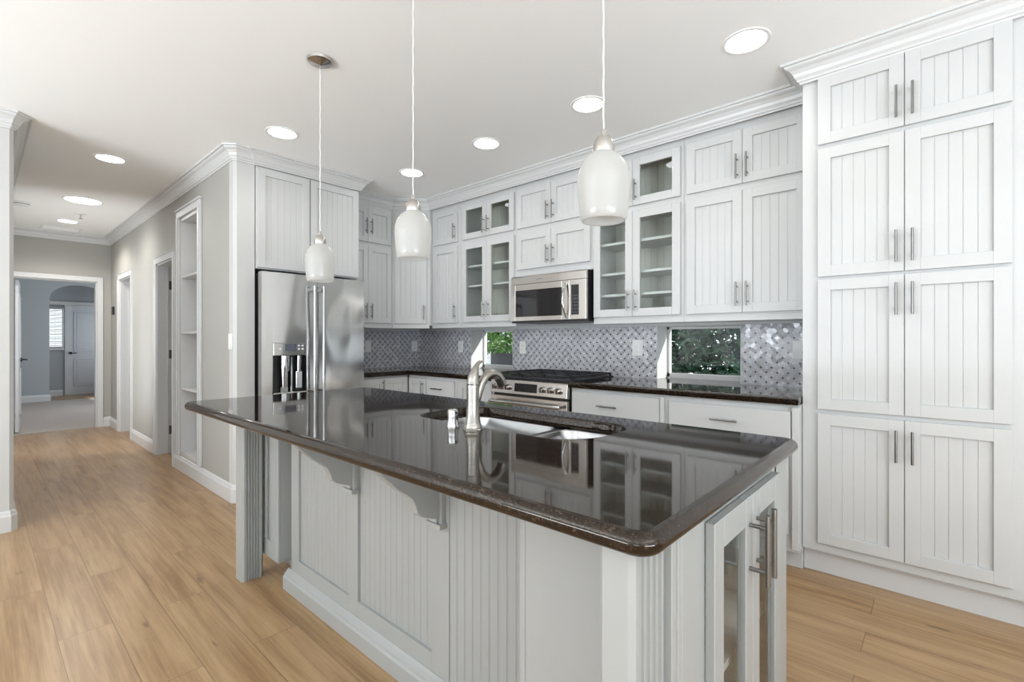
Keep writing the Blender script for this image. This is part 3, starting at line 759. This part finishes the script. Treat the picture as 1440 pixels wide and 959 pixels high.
# beadboard side with stiles
q = B(); yf = 1.030; rz0, rz1 = .155, .84
for x0, x1 in ((-2.37, -2.29), (-1.832, -1.76), (-1.290, -1.20), (-.765, -.640)): q.box(x0, x1, yf, 1.05, .09, ZB)
for x0, x1 in ((-2.29, -1.832), (-1.76, -1.29)):
    q.box(x0, x1, yf, 1.05, .09, rz0); q.box(x0, x1, yf, 1.05, rz1, ZB); bead_panel(q, x0, x1, rz0, rz1, yf+.011, .008, .036)
bead_panel(q, -1.20, -.765, .09, ZB, yf+.004, .014, .036)
ip(q, 'wainscot_panel', bevel=.0015)
q = B(); q.prism([(1.05, 0), (1.002, 0), (1.002, .058), (1.008, .066), (1.010, .074), (1.022, .084), (1.028, .092), (1.05, .092)], -2.40, -.640, 'x')
ip(q, 'base_moulding', bevel=0)
# left end unit and post
q = B(); q.box(-2.69, -2.45, 1.015, ye-.02, .105, ZB)
q.box(-2.475, -2.45, 1.0, 1.015, .105, ZB); q.box(-2.69, -2.475, 1.0, 1.015, .105, .19); q.box(-2.69, -2.475, 1.0, 1.015, .83, ZB); q.box(-2.69, -2.60, 1.0, 1.015, .19, .83)
q.box(-2.475, -2.55, 1.0, 1.015, .19, .83)
q.box(-2.45, -2.37, 1.075, 1.09, .105, ZB); q.box(-2.67, -2.36, 1.13, 1.56, 0, .105)
ip(q, 'end_cabinet')
def post(x0, x1, y0, y1, nfl):
    """square post whose +x face carries vertical flutes"""
    ch = .010; pts = [(x0+ch, y0), (x1-ch, y0), (x1, y0+ch)]
    m = .018; fw = (y1-y0-2*m)/nfl
    for k in range(nfl):
        a = y0+m+k*fw
        pts += [(x1, a+.002)]
        for s in range(1, 6): ang = PI*s/6; pts.append((x1-.009*math.sin(ang), a+fw/2-(fw/2-.002)*math.cos(ang)))
        pts += [(x1, a+fw-.002)]
    pts += [(x1, y1-ch), (x1-ch, y1), (x0+ch, y1), (x0, y1-ch), (x0, y0+ch)]
    q = B(); q.prism(pts, 0, ZB); return q
ip(post(-2.697, -2.603, .888, .990, 5), 'post', bevel=0)
ip(post(-.437, -.370, .702, .825, 4), 'post', bevel=0)
# corbels
def corbel(xc):
    p = [(1.03, ZB), (.79, ZB), (.79, .82), (.81, .80), (.83, .782), (.853, .758), (.885, .735), (.908, .715), (.920, .69), (.928, .665), (.945, .65), (.965, .642), (.985, .634), (1.0, .63), (1.0, .615), (1.03, .615)]
    q = B(); q.prism(p, xc-.020, xc+.020, 'x'); q.box(xc-.032, xc+.032, 1.012, 1.030, .605, ZB); q.box(xc-.038, xc+.038, 1.000, 1.030, .596, .612)
    return ip(q, 'corbel', bevel=.0015)
corbel(-1.790); corbel(-1.248)
# glass doors on the end, facing +x
def end_door(y0, y1, hside):
    q = B(); st = .052; x0, x1 = xs+.001, xs+.021; a, b_ = .11, .848
    q.box(x0, x1, y0, y0+st, a, b_); q.box(x0, x1, y1-st, y1, a, b_); q.box(x0, x1, y0+st, y1-st, a, a+st); q.box(x0, x1, y0+st, y1-st, b_-st-.01, b_)
    d = ip(q, 'door'); B().box(x0+.008, x0+.012, y0+st-.004, y1-st+.004, a+st-.004, b_-st-.006).build('pane', 'glass', d, off=io)
    yh = y1-.027 if hside else y0+.027
    q = B(); q.tube([(x1+.038, yh, .655), (x1+.038, yh, .815)], .006, 14)
    for z in (.685, .785): q.tube([(x1, yh, z), (x1+.038, yh, z)], .005, 10)
    q.build('handle', 'pull', d, smooth=True, off=io)
end_door(.968, 1.219, True); end_door(1.222, 1.472, False)

# ------------------------------------------------------------------ sink
S = thing('kitchen_sink', 'stainless double-bowl undermount sink in the island', 'sink', (-1.18, 1.335, .70)); so = (-1.18, 1.335, .70)
def bowl(x0, x1, y0, y1, zt, zb, rs, tp=.012):
    bm = bmesh.new(); L = []
    outl = rounded(x0, x1, y0, y1, rs, 8); n = len(outl)
    prof = [(0, zt), (.003, zt-.004), (.003+tp*.4, (zt+zb)/2), (tp, zb+.03), (tp+.006, zb+.012), (tp+.022, zb), ]
    for d, z in prof: L.append([bm.verts.new((x-so[0], y-so[1], z-so[2])) for x, y in inset(outl, d)])
    for j in range(len(L)-1):
        for k in range(n): bm.faces.new((L[j][k], L[j][(k+1) % n], L[j+1][(k+1) % n], L[j+1][k]))
    bm.faces.new(L[-1]); bmesh.ops.recalc_face_normals(bm, faces=bm.faces)
    for f in bm.faces: f.normal_flip(); f.smooth = True
    me = bpy.data.meshes.new('bowl'); bm.to_mesh(me); bm.free(); me.materials.append(M['sinksteel'])
    me.set_sharp_from_angle(angle=R(60))
    o = bpy.data.objects.new('bowl', me); COL.objects.link(o); o.parent = S
    md = o.modifiers.new('gauge', 'SOLIDIFY'); md.thickness = .0015; md.offset = 1
    cx, cy = (x0+x1)/2, (y0+y1)/2
    q = B(); q.lathe([(.045, zb+.0005), (.045, zb+.003), (.036, zb+.003), (.030, zb+.001)], (cx, cy, 0), 28); q.build('drain', 'chrome', S, smooth=True, off=so)
bowl(SX0+.002, -1.098, SY0+.002, SY1-.002, .872, .705, (.09, .06, .06, .09))
bowl(-1.076, SX1-.002, SY0+.002, SY1-.002, .872, .735, (.06, .12, .09, .06))
q = B(); rim_o = rounded(SX0-.006, SX1+.006, SY0-.006, SY1+.006, (.09, .14, .09, .09), 8)
q.box(-1.098, -1.076, SY0+.03, SY1-.03, .862, .8715)
q.build('divider', 'sinksteel', S, .004, off=so)

# faucet
fx, fy = -1.164, 1.103
T = thing('kitchen_faucet', 'satin nickel pull-out faucet behind the sink', 'faucet', (fx, fy, .914))
q = B(); q.lathe([(.033, 0), (.033, .003), (.030, .006), (.0295, .014), (.0265, .018), (.0255, .022), (.0225, .045), (.0208, .075), (.0205, .10), (.0212, .148), (.0212, .1485)], (0, 0, 0), 36)
q.build('body', 'faucet', T, smooth=True)
q = B(); q.lathe([(.0198, .1485), (.0198, .1505)], (0, 0, 0), 36); q.build('seam_ring', 'rubber', T)
q = B(); hp = [((0, 0, .150), .0212), ((0, .001, .160), .021), ((0, .003, .176), .0185), ((0, .008, .192), .014), ((0, .014, .206), .0095), ((0, .022, .217), .0068), ((0, .033, .224), .0058), ((0, .041, .2245), .004)]
q.tube([p for p, r in hp], [r for p, r in hp], 24); q.build('lever_handle', 'faucet', T, smooth=True)
q = B(); pts = [((0, .008, .082), .010), ((0, .020, .100), .0125), ((0, .029, .125), .0135), ((0, .040, .150), .0142), ((0, .056, .170), .015), ((0, .077, .181), .0155), ((0, .100, .181), .016), ((0, .120, .171), .0165), ((0, .134, .155), .017), ((0, .142, .139), .0165)]
sp = []; rr = []
for i in range(len(pts)-1):
    for s in range(4):
        a = s/4; sp.append(tuple(pts[i][0][k]*(1-a)+pts[i+1][0][k]*a for k in range(3))); rr.append(pts[i][1]*(1-a)+pts[i+1][1]*a)
sp.append(pts[-1][0]); rr.append(pts[-1][1])
q.tube(sp, rr, 24); s_ = q.build('spout', 'faucet', T, smooth=True)
q = B(); q.tube([(0, .142, .1395), (0, .1425, .1375)], .0125, 20); q.build('aerator', 'black', s_)
T = thing('air_gap', 'short chrome air-gap cap left of the faucet', 'air gap', (-1.253, 1.093, .914))
q = B(); q.lathe([(.023, 0), (.023, .004), (.0195, .010), (.0185, .030), (.0185, .052), (.0175, .058), (.014, .061), (.0, .062)], (0, 0, 0), 28); q.build('cap', 'chrome', T, smooth=True)
B().box(.010, .0188, -.004, .004, .045, .053).build('vent_slot', 'black', T)

# ------------------------------------------------------------------ refrigerator (local: x across = +Y, faces -y = +X)
FX = -3.815
T = thing('refrigerator', 'stainless french-door refrigerator with water dispenser', 'refrigerator', (FX, 1.440, 0), R(90))
W_ = .860
q = B(); q.box(.004, W_-.004, .075, .70, .02, 1.722); q.build('body', 'black', T, .004)
q = B()
for x in (.06, W_-.06):
    for y in (.12, .58): q.lathe([(.018, 0), (.018, .022)], (x, y, 0), 14)
q.build('feet', 'black', T)
def bowed(x0, x1, z0, z1, y=.0, t=.07, bow=.010, full=(0, W_)):
    pts = []; n = 14
    for k in range(n+1):
        x = x0+(x1-x0)*k/n; u = (x-full[0])/(full[1]-full[0])*2-1; pts.append((x, y - bow*(1-u*u) + bow))
    pts += [(x1, y+t), (x0, y+t)]
    q = B(); q.prism(pts, z0, z1, 'z'); return q
SPL = .428
# left door around the dispenser recess
dz0, dz1, dx0, dx1 = .790, 1.190, .080, .340
q = bowed(0, dx0, .70, 1.733); q2 = bowed(dx1, SPL-.0015, .70, 1.733)
q.add(q2.v, q2.f); q2 = bowed(dx0, dx1, .70, dz0); q.add(q2.v, q2.f); q2 = bowed(dx0, dx1, dz1, 1.733); q.add(q2.v, q2.f)
D1 = q.build('door', 'steel', T, 0, smooth=True)
D2 = bowed(SPL+.0015, W_, .70, 1.733).build('door', 'steel', T, 0, smooth=True)
D3 = bowed(0, W_, .06, .692).build('freezer_drawer', 'steel', T, 0, smooth=True)
q = B(); q.tube([(.06, -.055, .63), (W_-.06, -.055, .63)], .011, 16)
for x in (.10, W_-.10): q.tube([(x, 0, .63), (x, -.055, .63)], .009)
q.build('handle', 'chrome', D3, smooth=True)
def fh(x, d):
    q = B(); q.tube([(x, -.058, .76), (x, -.058, 1.648)], .0115, 18); q.build('handle', 'chrome', d, smooth=True)
    q = B()
    for z in (.795, 1.62): B().box(x-.010, x+.010, -.056, .004, z-.016, z+.016).build('handle_bracket', 'pull', d, .003)
fh(.381, D1); fh(.456, D2)
# dispenser
q = B(); q.box(dx0, dx1, .050, .066, dz0, 1.09); q.box(dx0, dx0+.006, .0, .05, dz0, 1.09); q.box(dx1-.006, dx1, .0, .05, dz0, 1.09)
q.build('dispenser_recess', 'black', T)
P_ = B(); P_.box(dx0+.001, dx1-.001, -.004, .060, 1.092, dz1-.001); P_ = P_.build('dispenser_panel', 'steel', T, .003)
B().box(.168, .255, -.0055, -.004, 1.128, 1.182).build('display', 'lcd', P_)
q = B()
for x, z in ((.130, 1.145), (.275, 1.168), (.275, 1.142), (.305, 1.168), (.305, 1.142)): B().box(x-.008, x+.008, -.0055, -.004, z-.006, z+.006).build('button', 'plastic', P_)
q = B(); q.tube([(.32, -.004, 1.112), (.32, -.007, 1.112)], .008, 16); q.build('badge', 'chrome', P_)
q = B(); q.lathe([(.034, .97), (.036, 1.075), (.036, 1.09)], (.172, .012, 0), 24); q.lathe([(.026, .845), (.028, .97)], (.172, .016, 0), 24); q.box(.145, .200, .02, .045, .80, .85)
q.build('ice_chute', 'chrome', T, smooth=True)
q = B(); q.lathe([(.017, .96), (.019, 1.09)], (.286, .02, 0), 20); q.box(.264, .313, .018, .032, .83, .965); q.box(.218, .232, .01, .045, .80, 1.08)
q.build('water_paddle', 'chrome', T, .002)
B().box(.279, .295, .008, .018, .975, .995).build('water_nozzle', 'black', T)
B().box(dx0+.002, dx1-.002, -.012, .05, dz0+.001, dz0+.016).build('drip_tray', 'steel', T, .002)

# ------------------------------------------------------------------ microwave
mx0, mx1, mz0, mz1, my = -2.782, -2.018, 1.356, 1.752, 3.085
T = thing('microwave', 'stainless microwave mounted above the gas range', 'microwave', (mx0, my, mz0)); mo = (mx0, my, mz0)
q = B(); q.box(mx0+.003, mx1-.001, my+.030, YB-.002, mz0, mz1); q.build('body', 'black', T, .003, off=mo)
q = B(); q.prism([(my+.004, 1.683), (my+.030, 1.683), (my+.030, mz1), (my+.016, mz1), (my+.004, mz1-.012)], mx0, mx1, 'x'); q.build('vent_panel', 'steelh', T, .001, off=mo)
q = B(); q.box(mx0+.28, mx0+.34, my+.0035, my+.0045, 1.712, 1.716); q.build('nameplate', 'pull', T, off=mo)
dw = mx0+.58
q = B(); q.box(mx0, mx0+.052, my, my+.03, 1.372, 1.680); q.box(-2.243, -2.17, my, my+.03, 1.372, 1.680); q.box(mx0+.052, -2.243, my, my+.03, 1.372, 1.408); q.box(mx0+.052, -2.243, my, my+.03, 1.628, 1.680)
d = q.build('door', 'steelh', T, .002, off=mo); B().box(mx0+.05, -2.241, my+.004, my+.02, 1.406, 1.630).build('window', 'darkglass', d, off=mo)
q = B(); hpnts = []
for k in range(17):
    u = k/16; a = math.sin(PI*u); hpnts.append((-2.192-.010*math.sin(PI*u)+0, my-.004-.042*a, 1.385+.275*u))
q.tube(hpnts, [.010]*17, 14)
q.build('handle', 'chrome', d, smooth=True, off=mo)
q = B(); q.box(-2.169, mx1, my, my+.03, 1.372, 1.680); c_ = q.build('control_panel', 'steelh', T, .002, off=mo)
B().box(-2.152, -2.082, my-.001, my+.001, 1.408, 1.640).build('keypad', 'darkglass', c_, off=mo)
q = B()
for i in range(3):
    for j in range(6): B().box(-2.145+i*.0215, -2.130+i*.0215, my-.0016, my-.001, 1.420+j*.026, 1.434+j*.026).build('button', 'bin', c_, off=mo)
B().box(mx0+.004, mx1-.002, my+.010, my+.030, mz0, 1.371).build('grille', 'black', T, off=mo)

# ------------------------------------------------------------------ range
rx0, rx1, ry = -2.759, -1.999, 2.812
T = thing('gas_range', 'stainless slide-in gas range with black grates', 'range', (rx0, ry, 0)); ro = (rx0, ry, 0)
q = B(); q.box(rx0, rx1, ry+.045, YB-.002, .03, .905)
for x in (rx0+.05, rx1-.05):
    for y in (ry+.09, YB-.07): q.lathe([(.018, 0), (.018, .032)], (x, y, 0), 12)
q.build('body', 'black', T, off=ro)
q = B(); q.prism([(ry-.002, .792), (ry+.045, .780), (ry+.06, .896), (ry+.018, .896), (ry+.008, .888)], rx0, rx1, 'x'); CPN = q.build('control_panel', 'steelh', T, .002, off=ro)
def slope(z, d=0): return ry-.002 + (.010)*(z-.792)/.096 - d
q = B(); q.add([(-2.50, slope(.812, .001), .812), (-2.275, slope(.812, .001), .812), (-2.275, slope(.876, .001), .876), (-2.50, slope(.876, .001), .876), (-2.50, slope(.812)+.004, .812), (-2.275, slope(.812)+.004, .812), (-2.275, slope(.876)+.004, .876), (-2.50, slope(.876)+.004, .876)], [(0,1,2,3), (0,1,5,4), (1,2,6,5), (2,3,7,6), (3,0,4,7)])
dd = q.build('display', 'darkglass', CPN, off=ro)
q = B()
for i in range(4):
    if i != 2: q.box(-2.402+i*.010, -2.396+i*.010, slope(.85, .0015), slope(.85, .001), .848, .858)
q.build('clock_digits', 'display', dd, off=ro)
for kx in (-2.707, -2.640, -2.570, -2.222, -2.150, -2.075):
    y = slope(.842)
    q = B(); q.tube([(kx, y, .842), (kx, y-.010, .842)], .026, 24); q.tube([(kx, y-.010, .842), (kx, y-.034, .840)], [.022, .0195], 24); q.box(kx-.004, kx+.004, y-.042, y-.030, .824, .858)
    q.build('knob', 'chrome', T, smooth=True, off=ro)
q = B(); q.box(rx0+.004, rx1-.004, ry+.004, ry+.045, .20, .772); d = q.build('oven_door', 'steelh', T, .003, off=ro)
B().box(rx0+.10, rx1-.10, ry+.002, ry+.006, .32, .62).build('window', 'darkglass', d, off=ro)
q = B(); q.tube([(rx0+.03, ry-.045, .728), (rx1-.03, ry-.045, .728)], .014, 18)
for x in (rx0+.06, rx1-.06): q.box(x-.012, x+.012, ry-.045, ry+.005, .718, .738)
q.build('handle', 'chrome', d, .001, smooth=True, off=ro)
q = B(); q.box(rx0+.004, rx1-.004, ry+.004, ry+.045, .05, .19); q.build('storage_drawer', 'steelh', T, .003, off=ro)
q = B(); q.box(rx0-.0, rx1+.0, ry+.055, YB-.015, .9055, .922); q.build('cooktop', 'iron', T, .003, off=ro)
for gx0, gx1 in ((rx0+.01, rx0+.252), (rx0+.256, rx1-.256), (rx1-.252, rx1-.01)):
    q = B(); z0_, z1_ = .936, .950; y0, y1 = ry+.07, YB-.035
    for x in (gx0, gx1-.014): q.box(x, x+.014, y0, y1, z0_, z1_)
    for y in (y0, y1-.014, (y0+y1)/2-.007): q.box(gx0, gx1, y, y+.014, z0_, z1_)
    cx = (gx0+gx1)/2; q.box(cx-.006, cx+.006, y0, y1, z0_, z1_)
    for yy in (y0+.13, y1-.13): q.box(gx0, gx1, yy-.006, yy+.006, z0_, z1_)
    for x in (gx0, gx1-.014):
        for y in (y0, y1-.014): q.box(x, x+.014, y, y+.014, .9225, z0_)
    q.build('grate', 'iron', T, .002, off=ro)
for bx, by, br in ((rx0+.13, ry+.20, .045), (rx0+.13, YB-.17, .036), ((rx0+rx1)/2, (ry+YB)/2, .05), (rx1-.13, ry+.20, .045), (rx1-.13, YB-.17, .036)):
    q = B(); q.lathe([(br+.01, .9225), (br+.008, .929), (br, .929), (br, .934), (br-.006, .9355)], (bx, by, 0), 24); q.build('burner', 'iron', T, smooth=True, off=ro)

# ------------------------------------------------------------------ pendants
def pendant(x, y, zb, label):
    T = thing('pendant_light', label, 'pendant light', (x, y, zb), 0, 'pendants over the island')
    g0 = zb+.150
    prof = [(.060, 0), (.0645, .006), (.067, .03), (.0712, .07), (.0735, .105), (.0715, .130), (.064, .155), (.050, .175), (.034, .188), (.029, .192)]
    inner = [(r-.004, z+.0) for r, z in prof[::-1]]
    q = B(); q.lathe(prof + [(.025, .190)] + [(r-.004, max(z-.003, .001)) for r, z in prof[::-1]][:-1] + [(.056, 0)], (0, 0, 0), 40, caps=False)
    n = 40; m = len(prof) + 1 + len(prof)
    q.f += [((m-1)*n+k, (m-1)*n+(k+1) % n, (k+1) % n, k) for k in range(n)]
    q.build('shade', 'opal', T, smooth=True)
    q = B(); q.lathe([(0.001, .06), (.018, .065), (.026, .09), (.022, .125), (.014, .15), (.013, .17)], (0, 0, 0), 20); q.build('bulb', 'opal', T, smooth=True)
    q = B(); q.lathe([(.030, .191), (.030, .200), (.029, .213), (.025, .226), (.017, .236), (.008, .240), (.006, .256), (.005, .258)], (0, 0, 0), 32); q.build('socket_cap', 'nickel', T, smooth=True)
    q = B(); N = 40; z0, z1 = .255, H-zb-.03
    q.tube([(.0008*math.sin(k*1.7), .0008*math.cos(k*1.7), z0+(z1-z0)*k/N) for k in range(N+1)], .0022, 8); q.build('cord', 'plastic', T)
    q = B(); q.lathe([(.006, -.045), (.007, -.03), (.012, -.026), (.050, -.018), (.060, -.012), (.063, 0)], (0, 0, H-zb-.001), 40); q.build('canopy', 'nickel', T, smooth=True)
    return T
pendant(-2.385, 1.183, 1.512, 'white glass pendant hanging in front of the refrigerator')
pendant(-1.595, 1.18, 1.538, 'white glass pendant hanging in front of the corner cabinet')
pendant(-.713, 1.18, 1.545, 'white glass pendant hanging in front of the cabinets right of the microwave')

# ------------------------------------------------------------------ ceiling lights
def can(x, y, label, r=.095, pw=5):
    T = thing('recessed_light', label, 'ceiling light', (x, y, H), 0, 'recessed ceiling lights')
    q = B(); q.lathe([(r+.012, 0), (r+.011, -.004), (r, -.006), (r-.006, -.003), (r-.008, 0)], (0, 0, -.0005), 40, caps=False); q.build('trim_ring', 'plastic', T, smooth=True)
    q = B(); q.lathe([(r-.006, -.0025), (r-.006, -.0006)], (0, 0, 0), 40); q.build('lens', 'lens', T)
    l = bpy.data.lights.new('can_light', 'SPOT'); l.energy = pw; l.spot_size = R(150); l.spot_blend = .6; l.shadow_soft_size = .07; l.color = (1, .95, .88)
    lo = bpy.data.objects.new('can_light', l); COL.objects.link(lo); lo.location = (0, 0, -.02); lo.parent = T
    return T
can(-.711, 2.479, 'recessed ceiling light nearest the pantry')
can(-1.619, 2.501, 'recessed ceiling light above the pendant nearest the pantry')
can(-2.496, 2.501, 'recessed ceiling light in front of the microwave')
can(-3.408, 2.508, 'recessed ceiling light in front of the corner cabinet')
can(-3.423, 1.425, 'recessed ceiling light beside the cabinet over the refrigerator')
can(-4.92, .715, 'recessed ceiling light at the hallway entrance', .095, 12)
can(-6.605, .744, 'large round ceiling light in the middle of the hallway', .150, 26)
can(-7.889, .747, 'recessed ceiling light farthest down the hallway', .095, 55)
T = thing('smoke_detector', 'round white smoke detector on the hallway ceiling', 'smoke detector', (-7.15, .322, H))
q = B(); q.lathe([(.045, -.038), (.058, -.034), (.062, -.020), (.066, -.012), (.068, 0)], (0, 0, -.0005), 32); q.build('housing', 'plastic', T, smooth=True)
q = B(); q.lathe([(.0625, -.026), (.0625, -.020)], (0, 0, 0), 32); q.build('vent_ring', 'slot', T)
T = thing('ceiling_sprinkler', 'small sprinkler head on the hallway ceiling', 'sprinkler', (-7.30, .80, H))
q = B(); q.lathe([(.045, -.010), (.05, -.004), (.052, 0)], (0, 0, -.0005), 28); q.build('escutcheon', 'plastic', T, smooth=True)
q = B(); q.lathe([(.018, -.060), (.018, -.057), (.006, -.055), (.006, -.010)], (0, 0, 0), 16); q.build('sprinkler_head', 'nickel', T)
T = thing('ceiling_vent', 'flat white vent grille at the far end of the hallway ceiling', 'vent', (-8.45, .74, H))
q = B(); q.box(-.12, .12, -.19, .19, -.008, -.0005); q.build('frame', 'plastic', T, .002)
q = B()
for k in range(9): q.box(-.095+k*.0225, -.085+k*.0225, -.165, .165, -.012, -.008)
q.build('louvers', 'ceil', T)

# ------------------------------------------------------------------ outside
struct('ground', B().box(-20, 10, 3.72, 14, -.3, -.1), 'paving', 'ground outside the kitchen windows')
def leaves(n, box, size, mat, seed, parent, keep=None, name='foliage'):
    rnd = random.Random(seed); vs = []; fs = []
    for _ in range(n):
        for _t in range(20):
            p = Vector((rnd.uniform(box[0], box[1]), rnd.uniform(box[2], box[3]), rnd.uniform(box[4], box[5])))
            if keep is None or keep(p): break
        a = Vector((rnd.gauss(0, 1), rnd.gauss(0, 1), rnd.gauss(0, .8))).normalized(); c_ = a.cross(Vector((rnd.gauss(0, 1), rnd.gauss(0, 1), rnd.gauss(0, 1)))).normalized()
        s = size * rnd.uniform(.7, 1.4); nn = a.cross(c_) * s * .12; k = len(vs)
        vs += [p - a*s, p - c_*s*.38 + nn, p + a*s, p + c_*s*.38 + nn]; fs += [(k, k+1, k+2), (k, k+2, k+3)]
    me = bpy.data.meshes.new(name); me.from_pydata([tuple(v) for v in vs], [], fs); me.materials.append(M[mat])
    o = bpy.data.objects.new(name, me); COL.objects.link(o); o.parent = parent; return o
def stems(pts, parent):
    q = B()
    for x, y, lean, ht in pts: q.tube([(x, y, -.1), (x+lean*.4, y+.02, ht*.5), (x+lean, y, ht)], [.022, .016, .006], 8)
    return q.build('stem', 'bin', parent)
T = thing('hedge', 'dense dark green hedge outside the right window', 'hedge', (0, 0, 0))
leaves(22000, (-3.4, -.8, 4.35, 5.25, -.1, 1.85), .047, 'leaf', 3, T); stems([(-3.1+.4*k, 4.8, .1*(-1)**k, 1.6) for k in range(6)], T)
T = thing('shrub', 'bright green leafy shrub outside the left window', 'shrub', (0, 0, 0))
leaves(4200, (-6.9, -4.2, 4.7, 5.7, .9, 2.3), .050, 'leaf2', 5, T, keep=lambda p: ((p.x+5.0)/1.25)**2 + ((p.y-5.2)/.6)**2 + ((p.z-1.6)/.6)**2 < 1)
stems([(-4.7, 5.25, -.2, 1.7), (-4.8, 5.3, .25, 1.7)], T)
q = B(); q.box(-12, -5.9, 7.2, 7.4, -.2, 3.4)
hs = thing('neighbour_house', 'pale sided house outside the left window', 'house', (-9, 7.3, -.2)); q.build('siding_wall', 'siding', hs, off=(-9, 7.3, -.2))
q = B(); q.prism([(7.0, 3.4), (9.0, 4.2), (7.0, 3.5)], -12.2, -5.7, 'x'); q.build('roof', 'bin', hs, off=(-9, 7.3, -.2))
q = B(); q.box(-5.9, -5.25, 6.0, 6.5, -.1, 1.02)
bn = thing('waste_bin', 'charcoal bin under the shrub outside the left window', 'bin', (-5.57, 6.25, -.1)); q.build('bin_body', 'bin', bn, .02, off=(-5.57, 6.25, -.1))
B().box(-5.93, -5.22, 5.97, 6.53, 1.022, 1.07).build('lid', 'bin', bn, .01, off=(-5.57, 6.25, -.1))
